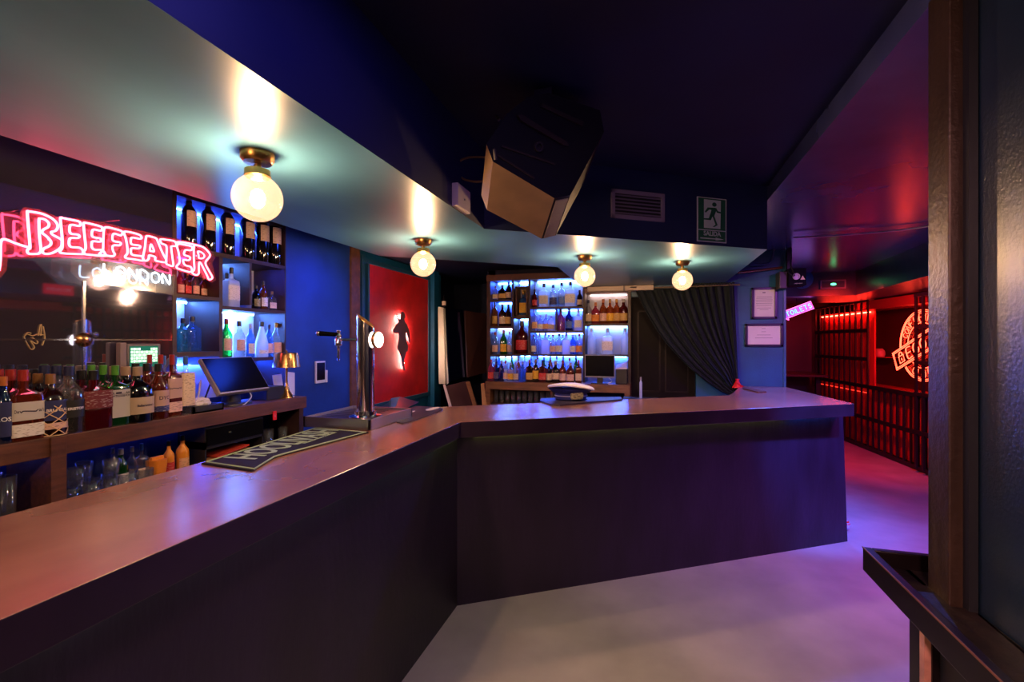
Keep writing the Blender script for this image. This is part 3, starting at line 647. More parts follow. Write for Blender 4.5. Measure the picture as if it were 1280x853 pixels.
bm = bmesh.new(); bm.from_mesh(fo.data); bmesh.ops.recalc_face_normals(bm, faces=bm.faces); bmesh.ops.triangulate(bm, faces=[f for f in bm.faces if len(f.verts) > 4]); bm.to_mesh(fo.data); bm.free()
ht = MB()
for sp_ in ([(216,285),(214,340),(205,390),(216,440),(218,500),(222,570),(214,610),(222,660),(230,725)], [(205,375),(175,400),(155,425)], [(235,370),(258,410),(274,490)], [(178,295),(190,345)]):
    ht.tube([figpt(a_, b_, -2.547) for a_, b_ in sp_], .009, 8)
ht.build('halo_light', glow('warm white halo light', (1, .72, .58), 60), pc)

# nook: steel cabinet edge, leaning glass doors, boards
nk = thing('leaning_glass_door', 'tall steel edged glass door leaning in the dark nook', 'door panel', (-2.3, 5.9, 0))
def quad3(pts, th=.03): 
    P_ = [Vector(p) for p in pts]; n_ = (P_[1]-P_[0]).cross(P_[3]-P_[0]).normalized()*th
    return MB().extrude([tuple(p) for p in P_], tuple(n_))
D1 = 5.75
def lean(pts, m, name, th=.03):
    a, b, c, d = [Vector(p) for p in pts]
    c2 = b+(c-b)*((b.z-.0)/(b.z-c.z)) if b.z > c.z else c; d2 = a+(d-a)*((a.z-.0)/(a.z-d.z))
    return fixn(quad3([a, b, c2, d2], th).build(name, m))
def dp(px, py, D): return at_depth(px, py, D)
def fixn(o):
    bm = bmesh.new(); bm.from_mesh(o.data); bmesh.ops.recalc_face_normals(bm, faces=bm.faces); bm.to_mesh(o.data); bm.free(); return o
fixn(quad3([dp(549, 480, 5.7), dp(557, 480, 5.7), dp(555, 385, 5.75), dp(548, 384, 5.75)]).build('steel_edge', M['steel'], nk))
fixn(quad3([dp(561, 478, 5.75), dp(583, 470, 6.0), dp(577, 388, 6.1), dp(557, 386, 5.85)], .02).build('glass_pane', mat('glass with blue reflection tint', (.22, .26, .62), .18, metal=1), nk))  # the blue of the reflection is put into the pane's metal tint
fixn(quad3([dp(558.5, 481, 5.72), dp(561, 479, 5.72), dp(557, 386, 5.82), dp(555, 386, 5.82)], .02).build('steel_edge', M['steel'], nk))
tag(fixn(quad3([dp(583, 472, 5.95), dp(606, 466, 6.15), dp(606, 393, 6.2), dp(580, 389, 6.05)], .03).build('leaning_board', mat('brown board panel', (.05, .02, .018), .3))), 'dark brown board leaning right of the glass door in the nook', 'board', 'boards leaning in the nook')
tag(lean([dp(556, 483, 5.5), dp(585, 476, 5.8), dp(600, 512, 5.6), dp(566, 515, 5.3)], mat('mauve reflecting top', (.10, .05, .07), .2), 'tilted_table_top'), 'tilted mauve table top with pale rim below the glass door', 'table top')
tag(lean([dp(553.5, 481, 5.45), dp(556.5, 480.5, 5.45), dp(567, 516, 5.25), dp(563, 516, 5.25)], mat('pale lilac batten', (.6, .55, .68), .4), 'pale_batten'), 'pale lilac batten slanting at the left rim of the tilted top', 'batten')
tag(lean([dp(582, 478, 5.4), dp(587, 477, 5.4), dp(598, 514, 5.25), dp(593, 514, 5.25)], M['wood_warm'], 'wooden_batten'), 'orange brown batten slanting left of the far cabinet', 'batten')
tag(lean([dp(601, 480, 5.3), dp(605, 479, 5.3), dp(609, 512, 5.2), dp(603, 512, 5.2)], mat('tan batten', (.4, .2, .1), .5), 'wooden_batten'), 'short tan batten touching the left leg of the far cabinet', 'batten')
q = dp(555, 384, 5.75)
o = thing('bottle', 'small dark bottle with cream label standing on the steel door top', 'bottle', q)
MB().loft([(0, .025, .025, 2), (.08, .025, .025, 2), (.11, .01, .01, 2), (.14, .01, .01, 2)], 14, Matrix.Translation(q)).build('glass_body', GL['black'], o, True)
MB().lathe([(.026, .02), (.026, .07)], 14, Matrix.Translation(q), False).build('paper_label', LM['cream'], o)

# ---------------------------------------------------------------- far back bar and its shelf unit
YF, YBK = 5.12, 5.36
fu = thing('bottle_shelf_unit', 'tall blue lit bottle shelves on the far back wall', 'shelf', (-1.0, 5.2, 1.1))
def fx(px, y=YF): return at_y(px, 400, y).x
def fz(px, py, y=YF): return at_y(px, py, y).z
def fboard(px0, px1, z0, z1, name='shelf', y0=YF, m=None): return MB().box((fx(px0), y0, z0), (fx(px1), YBK, z1)).build(name, m or M['wood_dark'], fu)
ZC = 1.10
topL, topR = fz(660, 350), fz(758, 366)
for p0, p1, z0, z1, nme in ((608.5, 613, ZC, topL+.06, 'side_panel'), (728.3, 731.2, ZC, topL+.03, 'side_panel'), (785, 788.5, ZC, topR+.05, 'side_panel'),
        (639.8, 642.2, fz(641, 444), topL, 'divider'), (660.3, 663, fz(661, 444), topL, 'divider'), (694, 696, fz(695, 413), fz(695, 386), 'divider')):
    fboard(p0, p1, z0, z1, nme)
fboard(608.5, 731.2, topL+.002, topL+.07, 'top_panel', YF-.01, mat('brown top board', (.10, .04, .025), .5)); fboard(731, 788.5, topR, topR+.05, 'top_panel', YF-.01, mat('brown top board', (.12, .05, .03), .5))
fl = {}
for nme, p0, p1, py in (('A1', 613, 640, 374.6), ('A2', 613, 640, 408), ('A3', 613, 640, 443.7), ('B1', 642, 660.5, 395.8), ('B2', 642, 660.5, 442.8), ('C1', 663, 728.5, 383.5), ('C2', 663, 728.5, 413.6), ('C3', 663, 728.5, 443.3), ('R1', 731, 785, 404.7), ('R2', 731, 785, 443.5)):
    z = fz((p0+p1)/2, py); fl[nme] = (z, p0, p1); fboard(p0, p1, z-.022, z)
MB().box((fx(608.5), YBK, ZC), (fx(788.5), YBK+.02, topL+.05)).build('back_panel', mat('grey shelf backing', (.30, .33, .40), .3), fu)
def fled(p0, p1, z, m=None, y=YBK-.03): MB().box((fx(p0), y, z-.012), (fx(p1), y+.012, z-.003)).build('led_strip', m or M['led_far'], fu)
fled(616, 637, topL); fled(644, 658, topL, M['led_white']); fled(667, 726, topL, M['led_white'])
fled(617, 637, fl['A1'][0]-.022); fled(616, 638, fl['A2'][0]-.022, M['led_white']); fled(616, 638, fl['A3'][0]-.022, M['led_white'])
fled(645, 659, fl['B1'][0]-.022, M['led_white']); fled(645, 659, fl['B2'][0]-.022)
fled(666, 692, fl['C1'][0]-.022); fled(698, 726, fl['C1'][0]-.022); fled(666, 726, fl['C2'][0]-.022); fled(667, 726, fl['C3'][0]-.022)
fled(735, 782, topR, glow('warm white led strip', (1, .62, .55), 9)); fled(735, 782, fl['R1'][0]-.022, M['led_white']); fled(735, 782, fl['R2'][0]-.022)

def far_row(items, z, y, where, group, name='bottle'):
    for i, (px, h, w, kd, gl, cp, lb, words) in enumerate(items):
        x = fx(px, y); Y = Vector((x, y, 0)).dot(Vector((-SI, CO, 0)))
        k = {}
        if isinstance(lb, tuple): lb, k = lb
        bottle(x, y, z, h*Y/F, w/2*Y/F, kd, gl, cp, lb, (f'{words} bottle, {ORD[i]} from left {where}' if len(items) > 1 else f'{words} bottle {where}'), group, rz=0, name=name, **k)
W1 = 'on the far top left shelf'
far_row([(619.5, 18, 8, 'flat', 'clear', 'cork', 'cream', 'clear cream label'), (628, 19, 10, 'squat', 'black', 'black', 'gold', 'dark diamond label'), (636, 23, 7.5, 'slim', 'black', 'black', 'cream', 'slender dark')], fl['A1'][0], 5.22, W1, 'bottles on the far top left shelf')
far_row([(618.6, 31, 7.5, 'slim', 'amber', 'black', 'gold', 'gold labelled amber'), (628, 28, 9, 'round', 'brown', 'black', 'cream', 'brown cream label'), (635.5, 28, 8, 'slim', 'brown', 'black', 'gold', 'brown gold label')], fl['A2'][0], 5.22, 'on the far second left shelf', 'bottles on the far second left shelf')
far_row([(619, 28, 9, 'round', 'clear', 'red', 'pinkish', 'clear pink label'), (629.5, 31, 9, 'slim', 'green', 'red', 'yellow', 'dark green yellow label'), (637, 29, 6, 'slim', 'clear', 'red', 'pinkish', 'slim red capped')], fl['A3'][0], 5.22, 'on the far third left shelf', 'bottles on the far third left shelf')
far_row([(652.5, 41, 15, 'squat', 'darkred', 'black', 'red', 'big dark red')], fl['B2'][0], 5.22, 'on the narrow middle shelf', None)
# boxed display bottle
xq = fx(651.5, 5.2)
bx = thing('display_box', 'framed dark box holding a gold labelled bottle on the far shelf', 'display box', (xq, 5.2, fl['B1'][0]))
z0, z1 = fl['B1'][0], fz(651, 358)
w = fx(659.5)-fx(643.5); X0 = fx(644); X1 = X0+w*.95
MB().box((X0, 5.13, z0), (X0+.018, 5.3, z1)).box((X1-.018, 5.13, z0), (X1, 5.3, z1)).box((X0, 5.13, z0), (X1, 5.3, z0+.018)).box((X0, 5.13, z1-.018), (X1, 5.3, z1)).build('box_frame', mat('dark wood box', (.05, .022, .014), .4), bx)
MB().box((X0+.018, 5.29, z0+.018), (X1-.018, 5.3, z1-.018)).build('backing', mat('lit backing', (.35, .35, .6), .5), bx)
MB().box((X0+.03, 5.28, z1-.06), (X1-.03, 5.288, z1-.025)).build('name_plate', LM['gold'], bx)
bottle((X0+X1)/2, 5.21, z0+.018, .28, .042, 'square', 'blue', 'gold', 'yellow', 'gold labelled blue bottle inside the framed display box', None, rz=0, lz=(.1, .5))
sq = ('white', dict(lz=(.15, .50)))
far_row([(668.5, 23, 7, 'slim', 'darkred', 'black', 'red', 'short dark red'), (680, 30, 12, 'square', 'frost', 'black', sq, 'square frosted gin'), (691.5, 28, 10, 'round', 'clear', 'navy', 'navy', 'clear blue label'), (702, 31, 10, 'round', 'clear', 'black', 'blue', 'clear black capped'), (713, 32, 13, 'square', 'frost', 'black', sq, 'wide square frosted gin'), (724.5, 21, 7, 'slim', 'brown', 'black', 'cream', 'short brown')], fl['C1'][0], 5.22, 'on the far top middle shelf', 'bottles on the far top middle shelf')
far_row([(667.5, 27, 9, 'flat', 'clear', 'silver', 'peach', 'clear peach label'), (675.5, 20, 8, 'squat', 'clear', 'silver', 'white', 'small clear'), (682.5, 21, 8, 'squat', 'clear', 'silver', 'peach', 'small peach label'), (689, 19, 9, 'flat', 'frost', 'silver', 'cream', 'short frosted'), (701, 27, 10, 'round', 'pink', 'black', None, 'pinkish clear'), (711.5, 28, 10, 'round', 'navy', 'black', 'blue', 'navy blue'), (723, 27, 10, 'square', 'frost', 'silver', sq, 'frosted white')], fl['C2'][0], 5.22, 'on the far second middle shelf', 'bottles on the far second middle shelf')
far_row([(667, 25, 8, 'round', 'clear', 'silver', 'white', 'clear white label'), (674.5, 26, 8, 'square', 'clear', 'white', None, 'plain clear'), (682, 27, 10, 'square', 'frost', 'silver', None, 'milky square'), (691, 25, 8, 'round', 'clear', 'red', 'pinkish', 'clear red capped'), (699, 26, 9, 'round', 'clear', 'navy', 'white', 'clear navy capped'), (708, 27, 10, 'square', 'frost', 'silver', None, 'tall milky square'), (716, 25, 8, 'slim', 'blue', 'silver', 'white', 'pale blue'), (724, 26, 8, 'round', 'clear', 'red', 'orange', 'clear orange label')], fl['C3'][0], 5.20, 'on the far third middle shelf', 'bottles on the far third middle shelf')
far_row([(671, 24, 7, 'round', 'clear', 'white', None, 'clear rear'), (686.5, 24, 7, 'round', 'clear', 'white', None, 'clear rear'), (703.5, 24, 7, 'round', 'clear', 'white', None, 'clear rear'), (719.5, 24, 7, 'round', 'clear', 'white', None, 'clear rear')], fl['C3'][0], 5.30, 'at the back of the third middle shelf', 'rear bottles on the third middle shelf')
far_row([(735.5, 30, 9, 'round', 'clear', 'navy', 'cream', 'clear cream label'), (744.5, 27, 10, 'squat', 'pink', 'orange', 'orange', 'pinkish orange label'), (754, 31, 9, 'slim', 'amber', 'orange', 'pinkish', 'amber slender'), (762.5, 31, 9, 'round', 'amber', 'gold', 'yellow', 'amber yellow label'), (770.8, 31, 8.5, 'slim', 'amber', 'gold', 'gold', 'amber gold label'), (779.3, 31, 11, 'round', 'darkred', 'white', 'gold', 'dark red white capped')], fl['R1'][0], 5.22, 'on the far upper right shelf', 'bottles on the far upper right shelf')
far_row([(739.5, 33, 10, 'round', 'frost', 'silver', None, 'frosted white'), (759.5, 33, 13.5, 'square', 'frost', 'silver', sq, 'wide frosted gin'), (781, 33, 9.5, 'slim', 'frost', 'silver', None, 'slender frosted')], fl['R2'][0], 5.22, 'on the far lower right shelf', 'bottles on the far lower right shelf')
low = [(613.8, 27, 7.5, 'round', 'pink', 'red', 'red', 'pinkish red'), (620.6, 28, 7, 'round', 'navy', 'navy', 'navy', 'navy blue'), (627, 26, 7, 'slim', 'navy', 'silver', None, 'dark blue slim'), (632, 26, 6.5, 'round', 'clear', 'red', 'pinkish', 'clear red label'), (638.2, 24, 7.5, 'round', 'clear', 'silver', 'yellow', 'clear yellow label'), (645, 24, 7, 'round', 'clear', 'silver', 'cream', 'clear cream label'), (653, 26, 8.5, 'square', 'blue', 'silver', None, 'clear blue'), (662, 28, 8.5, 'square', 'brown', 'orange', 'gold', 'brown gold label'), (669.8, 29, 8, 'slim', 'black', 'gold', ('yellow', dict(lz=(.15, .5))), 'black yellow label'), (678.3, 28, 9, 'square', 'darkred', 'black', 'red', 'dark red square'), (686.5, 27, 7.5, 'round', 'black', 'gold', 'cream', 'black cream label'), (694.5, 27, 10, 'squat', 'black', 'cream', ('cream', dict(lz=(.16, .45))), 'wide black'), (703.5, 28, 8.5, 'round', 'whisky', 'red', 'pinkish', 'red brown pink label'), (713, 26, 10, 'squat', 'whisky', 'white', 'pinkish', 'wide red brown'), (723.3, 29, 7.5, 'square', 'whisky', 'red', 'cream', 'square red brown')]
far_row(low, ZC, 5.03, 'in the far cabinet front line', 'front line of bottles on the far cabinet')
rear = [(616+8.0*i, 30+(i*7 % 4), 6.5, ['round', 'slim'][i % 2], ['clear', 'blue', 'clear', 'green', 'amber'][i % 5], ['red', 'silver', 'red', 'navy', 'gold'][i % 5], ['pinkish', None, 'white'][i % 3], ['clear', 'pale blue', 'clear red capped', 'green', 'amber'][i % 5]) for i in range(14)]
far_row(rear, ZC, 5.22, 'in the far cabinet rear line', 'rear line of bottles on the far cabinet')

fc = thing('far_cabinet', 'warm brown timber cabinet under the far bottle shelves', 'cabinet', (-1.0, 5.1, 0))
xl, xr = at_y(606.5, 480, 4.95).x, at_y(787.5, 480, 4.95).x
MB().box((xl, 4.95, ZC-.085), (xr, YBK, ZC)).build('worktop', M['wood_warm'], fc, bevel=.003)
MB().box((xl, 4.952, 0), (xl+.055, YBK, ZC-.085)).build('side_panel', M['wood_warm'], fc); MB().box((xr-.055, 4.952, 0), (xr, YBK, ZC-.085)).build('side_panel', M['wood_warm'], fc)
MB().box((xl+.055, 4.98, .84), (xr-.055, YBK, .86)).build('shelf', M['wood_dark'], fc)
xm_ = fx(688, 4.99); MB().box((xm_, 4.98, .86), (xm_+.03, YBK, ZC-.085)).build('divider', M['wood_dark'], fc)
MB().box((xl+.055, YBK-.02, 0), (xr-.055, YBK, ZC-.085)).build('back_panel', M['dark'], fc)
for k in range(11):
    tumbler(xl+.10+.066*k, 5.04, .86, .14, .029, 'tall glass in the row inside the left bay of the far cabinet', 'glasses in the far cabinet')
# far monitor, printer with papers
p0, p1 = at_y(731, 472, 4.99), at_y(768.5, 444, 4.99)
mo = thing('computer_monitor', 'black flat computer monitor with silver bezel on the far cabinet', 'monitor', ((p0.x+p1.x)/2, 5.0, ZC))
MB().box((p0.x, 4.99, p0.z), (p1.x, 5.02, p1.z)).build('casing', mat('bezel', (.25, .25, .28), .35), mo, bevel=.003)
MB().box((p0.x+.008, 4.986, p0.z+.016), (p1.x-.008, 4.99, p1.z-.008)).build('screen', M['black_gloss'], mo)
xc = (p0.x+p1.x)/2
MB().box((xc-.03, 5.01, ZC+.008), (xc+.03, 5.03, p0.z+.05)).box((xc-.09, 4.97, ZC), (xc+.09, 5.08, ZC+.010)).build('stand', M['black'], mo)
put('lettering', text_mesh('DELL', .012, M['white'], Matrix.Translation((xc, 4.9855, p0.z+.009)) @ Matrix.Rotation(math.pi/2, 4, 'X'), .0002), mo)
MB().tube(smoothpath([(p1.x-.06, 5.0, p0.z), (p1.x-.03, 4.985, ZC+.03), (p1.x-.08, 4.98, ZC+.006), (p1.x-.02, 4.97, ZC+.006)], 5), .003, 6).build('cable', M['white'], mo)
p0, p1 = at_y(769.5, 478, 5.03), at_y(784, 462, 5.03)
tag(MB().box((p0.x, 5.03, ZC), (p1.x, 5.2, p1.z)).build('receipt_printer', M['black'], bevel=.006), 'black receipt printer right of the far computer monitor', 'printer')
qz = p1.z
T = Matrix.Translation(((p0.x+p1.x)/2, 5.11, qz))
tag(MB().add([(-.06, -.07, .001), (.055, -.07, .003), (.055, .07, .05), (-.06, .07, .03), (-.06, -.07, .006), (.055, -.07, .03), (.055, .07, .075), (-.06, .07, .04)], [(0,3,2,1),(4,5,6,7),(0,1,5,4),(1,2,6,5),(2,3,7,6),(3,0,4,7)], T).build('paper_pile', M['paper']), 'pile of white papers on the printer by the far monitor', 'papers')
# air heater / strip light housing over the right unit
p0, p1 = at_y(735, 361, 5.10), at_y(817, 352, 5.10)
ah = thing('strip_light_housing', 'pale slim strip light housing fixed above the far right shelves', 'lamp housing', ((p0.x+p1.x)/2, 5.1, p0.z))
MB().prism([(p0.x, 5.05), (p1.x, 5.05), (p1.x, 5.18), (p0.x, 5.18)], 2.075, 2.128).build('body', mat('cream enamel', (.45, .36, .28), .5), ah, bevel=.008)
MB().box(((p0.x*.45+p1.x*.55), 5.044, 2.074), ((p0.x*.45+p1.x*.55)+.02, 5.19, 2.129)).build('clamp', mat('grey clamp', (.15, .13, .12), .5), ah)

# small clear tube bottle by the curtain door
q = at_depth(801, 497, 4.2)
o = thing('spray_tube', 'slim pale tube standing behind the counter below the curtain', 'tube', (q.x, q.y, 1.0))
MB().lathe([(.012, .0), (.012, .14), (.006, .155), (.006, .17)], 14, Matrix.Translation((q.x, q.y, 1.04))).build('body', GL['frost'], o, True)
MB().lathe([(.008, .165), (.008, .19)], 12, Matrix.Translation((q.x, q.y, 1.04))).build('cap', CM['silver'], o)
MB().box((q.x-.15, q.y-.05, 1.02), (q.x+.15, q.y+.1, 1.04)).build('base_plate', M['black'], o)
MB().box((q.x-.01, q.y+.01, 0), (q.x+.01, q.y+.03, 1.02)).build('stem', M['black'], o)

# ---------------------------------------------------------------- curtain
NU, NV = 90, 44
cu = thing('door_curtain', 'dark velvet curtain swept aside across the storeroom doorway', 'curtain', (.3, 5.08, 1.1))
tie = at_y(921, 491, 5.06)
leftc = smoothpath([(794, 363), (806, 388), (822, 415), (842, 440), (866, 464), (892, 484), (908, 493), (917, 493)], 6)
vs = []
def lerp(a, b, t): return a+(b-a)*t
for iv in range(NV+1):
    v = iv/NV
    L = leftc[min(len(leftc)-1, int(round(v*(len(leftc)-1))))]
    Rr = Vector((lerp(918, 923, v), lerp(357, 489, min(1, v*1.0)), 0)) if False else Vector((lerp(917, 923, v), lerp(357, 488, v), 0))
    for iu in range(NU+1):
        u = iu/NU
        # every fold runs from the rod to the tie, sagging towards the left
        px = lerp(L[0], Rr[0], u); py = lerp(L[1], Rr[1], u)
        top_y = lerp(361, 356, u)
        amp = .030*(1-.55*v)*(.25+.75*min(1, u*3+.2))
        y = 5.085-.02*v + amp*math.sin(u*62+2.2*math.sin(u*9)+v*1.5)+.008*math.sin(u*150)
        vs.append(at_y(px, py, y))
vz = [Vector(p) for p in vs]
fs = [(iv*(NU+1)+iu, iv*(NU+1)+iu+1, (iv+1)*(NU+1)+iu+1, (iv+1)*(NU+1)+iu) for iv in range(NV) for iu in range(NU)]
c_ = MB().add(vz, fs).build('cloth', M['curtain'], cu, True); sl = c_.modifiers.new('thick', 'SOLIDIFY'); sl.thickness = .004
a_, b_ = at_y(789, 361, 5.09), at_y(925, 356, 5.09)
MB().tube([a_, lerp(a_, b_, .5), b_], .009, 10).build('rod', mat('brown rod', (.10, .07, .05), .5), cu)
fr = [lerp(a_, b_, .45+.5*k/40)+Vector((0, -.012, .012+.010*(k % 2))) for k in range(41)]
MB().tube(fr, .009, 6).build('gathered_heading', M['curtain'], cu)
MB().box((a_.x-.02, 5.05, a_.z-.005), (a_.x+.06, 5.12, a_.z+.02), None).build('bracket', M['white'], cu, bevel=.006)
rb = MB(); rb.loft([(0, .050, .03, 2), (.03, .032, .026, 2), (.065, .014, .018, 2), (.085, .020, .018, 2)], 12, Matrix.Translation((tie.x, 5.03, 1.095)))
rb.add([(tie.x-.01, 5.0, 1.145), (tie.x+.06, 5.0, 1.11), (tie.x+.06, 5.01, 1.10), (tie.x-.02, 5.01, 1.13)], [(0, 1, 2, 3)])
rb.build('red_tie', M['red'], cu)

# framed papers on the blue corner wall
def framed(name, px0, py0, px1, py1, label, port):
    a_, b_ = at_y(px0, py1, 5.165), at_y(px1, py0, 5.165)
    f = thing(name, label, 'picture frame', ((a_.x+b_.x)/2, 5.17, a_.z), group=None)
    w = .022
    MB().box((a_.x, 5.160, a_.z), (b_.x, 5.188, a_.z+w)).box((a_.x, 5.160, b_.z-w), (b_.x, 5.188, b_.z)).box((a_.x, 5.160, a_.z), (a_.x+w, 5.188, b_.z)).box((b_.x-w, 5.160, a_.z), (b_.x, 5.188, b_.z)).build('frame', mat('dark violet frame', (.02, .012, .04), .3), f, bevel=.002)
    MB().box((a_.x+w, 5.178, a_.z+w), (b_.x-w, 5.184, b_.z-w)).build('certificate', M['paper'], f)
    ln = MB(); W_ = b_.x-a_.x; H_ = b_.z-a_.z
    rows = [(.82, .12), (.70, .6), (.65, .62), (.60, .66), (.55, .62), (.49, .64), (.43, .6), (.34, .55), (.29, .34)] if port else [(.78, .10), (.64, .12), (.50, .36), (.37, .46)]
    for r_, ww in rows:
        ln.box(((a_.x+b_.x)/2-W_*ww/2, 5.1765, a_.z+H_*r_), ((a_.x+b_.x)/2+W_*ww/2, 5.178, a_.z+H_*r_+(.012 if r_ > .8 else .004)))
    ln.build('printed_lines', mat('grey print', (.25, .22, .28), .7), f)
framed('framed_certificate', 939.5, 359, 971.5, 399, 'upright framed notice on the blue wall above the wider one', True)
framed('framed_certificate', 931.5, 404.5, 979, 433.5, 'wide framed certificate on the blue wall below the upright one', False)

# ---------------------------------------------------------------- globe lamps
def globe(px, py, x=None, y=None, label=''):
    q = at_z(px, py, 2.13) if x is None else Vector((x, y, 2.13))
    g = thing('globe_lamp', label, 'lamp', (q.x, q.y, 2.13), 0, 'globe lamps on the lower ceiling')
    T = Matrix.Translation(q)
    MB().lathe([(.048, 0), (.048, -.018), (.040, -.030), (.014, -.033)], 28, T).build('ceiling_plate', M['brass'], g, True)
    MB().lathe([(.010, -.030), (.010, -.055)], 14, T).build('neck', M['brass'], g, True)
    MB().lathe([(.036, -.052), (.038, -.072), (.032, -.076), (.012, -.054)], 26, T).build('collar', M['brass'], g, True)
    o = MB().sphere((q.x, q.y, q.z-.138), .072, 32, 20).build('glass_globe', M['globe'], g, True)
    MB().sphere((q.x, q.y, q.z-.140), .021, 12, 8, (1, 1, 1.4)).build('bulb', M['bulb'], g, True)
globe(322, 192, label='largest glowing globe lamp, on the lower ceiling near the pink neon')
globe(529, 300, label='glowing globe lamp on the lower ceiling in front of the red panel')
globe(731, 320, label='glowing globe lamp in front of the blue lit far shelves')
globe(853, 327, label='rightmost glowing globe lamp, in front of the dark curtain')
globe(0, 0, -1.16, -.15, label='glowing globe lamp over the near bar end, beside the camera')
globe(0, 0, -1.16, -1.5, label='glowing globe lamp over the bar behind the camera')

# ---------------------------------------------------------------- neon sign over the mirror
XS = -2.47
ns = thing('neon_sign', 'pink red outlined neon lettering mounted on clear acrylic before the mirror', 'neon sign', (XS, 1.4, 1.8))
def c7(x, y): return (x/6.093, 240+y/6.093)
def c8(x, y): return (130+x/6.094, 260+y/6.094)
def pl(pts, f): return [at_x(*f(x, y), XS) for x, y in pts]
strokes = []
B_ = [(208,160),(222,150),(270,156),(330,170),(400,205),(436,245),(438,275),(420,298),(392,305),(400,325),(465,362),(472,385),(462,425),(400,465),(345,472),(322,455),(335,432),(370,415),(388,395),(382,368),(350,335),(320,310),(330,288),(365,268),(372,240),(345,212),(308,203),(297,215),(300,330),(312,440),(300,465),(285,472),(225,472),(208,455),(214,435),(228,425),(222,330)]
strokes.append((pl(B_, c7), True))
strokes.append((pl([(228,424),(180,412),(120,392),(60,368),(30,360),(10,372),(4,420),(2,520),(-8,600)], c7), False))
E1 = [(460,205),(480,200),(540,212),(600,225),(613,242),(602,260),(550,250),(532,262),(530,300),(545,320),(590,325),(606,338),(590,352),(545,350),(528,365),(527,402),(545,420),(600,424),(625,438),(634,455),(640,474),(560,472),(480,468),(455,455),(474,420),(472,330)]
strokes.append((pl(E1, c7), True))
E2 = [(636,244),(655,236),(710,248),(770,265),(780,280),(765,296),(718,286),(702,300),(700,332),(715,346),(760,354),(772,368),(758,380),(708,376),(698,395),(700,422),(720,440),(775,443),(800,470),(798,488),(720,482),(645,474),(632,458),(652,430),(645,340)]
strokes.append((pl(E2, c7), True))
F_ = [(2,158),(28,148),(80,160),(130,175),(141,192),(126,210),(82,196),(66,210),(65,242),(80,255),(120,262),(129,274),(115,286),(78,285),(64,300),(72,335),(82,352),(66,368),(10,362),(-35,355),(-25,340),(-8,320),(-5,230)]
strokes.append((pl(F_, c8), True))
E3 = [(152,190),(165,180),(220,190),(270,206),(286,224),(274,236),(218,226),(205,240),(205,268),(220,280),(265,286),(276,298),(260,310),(216,306),(205,320),(206,345),(225,360),(285,368),(298,385),(296,403),(230,392),(178,385),(160,372),(178,345),(176,290),(165,230)]
strokes.append((pl(E3, c8), True))
A_ = [(320,225),(335,214),(368,222),(396,232),(408,252),(440,330),(474,398),(466,415),(430,410),(392,400),(390,375),(368,366),(344,362),(340,388),(322,403),(300,396),(297,372),(312,300)]
strokes.append((pl(A_, c8), True)); strokes.append((pl([(356,280),(366,288),(382,330),(366,330),(350,324)], c8), True))
T_ = [(428,250),(436,238),(470,242),(530,252),(548,268),(548,290),(518,292),(512,305),(520,370),(528,430),(520,444),(490,434),(474,420),(476,360),(476,296),(462,280),(440,272)]
strokes.append((pl(T_, c8), True))
E4 = [(556,290),(575,275),(620,282),(662,292),(674,306),(660,324),(625,320),(612,336),(612,358),(650,372),(656,388),(640,400),(606,396),(606,420),(622,438),(660,450),(670,478),(652,488),(600,474),(560,460),(553,444),(576,412),(568,340)]
strokes.append((pl(E4, c8), True))
R_ = [(686,292),(705,284),(760,302),(802,345),(804,372),(776,408),(776,435),(800,480),(824,524),(820,540),(800,546),(782,510),(742,430),(726,416),(722,460),(722,498),(705,512),(680,502),(672,488),(688,466),(684,380)]
strokes.append((pl(R_, c8), True)); strokes.append((pl([(716,332),(745,340),(765,364),(752,384),(724,382),(720,358)], c8), True))
strokes.append((pl([(548,262),(600,262),(690,280)], c8), False))
for P_, cl in strokes:
    MB().tube(smoothpath(P_, 4, cl), .0046, 6, cl).build('neon_tube', M['neon_red'], ns, True)
# acrylic backing that follows the lettering
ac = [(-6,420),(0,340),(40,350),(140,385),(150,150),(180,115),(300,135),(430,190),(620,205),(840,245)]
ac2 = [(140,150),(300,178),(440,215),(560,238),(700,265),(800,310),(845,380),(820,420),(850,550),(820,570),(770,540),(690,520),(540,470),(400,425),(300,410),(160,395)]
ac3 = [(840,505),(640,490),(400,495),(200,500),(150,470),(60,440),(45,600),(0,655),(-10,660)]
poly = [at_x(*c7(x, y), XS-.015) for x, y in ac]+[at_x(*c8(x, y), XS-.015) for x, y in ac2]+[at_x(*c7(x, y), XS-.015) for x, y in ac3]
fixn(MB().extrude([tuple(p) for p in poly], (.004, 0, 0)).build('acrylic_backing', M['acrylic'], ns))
for px, py in ((24, 262), (60, 300), (120, 300), (190, 318), (245, 320), (150, 275)):
    p = at_x(px, py, XS-.012); MB().cyl((-2.548, p.y, p.z), (XS-.01, p.y, p.z), .004, 8).build('standoff', M['chrome'], ns)
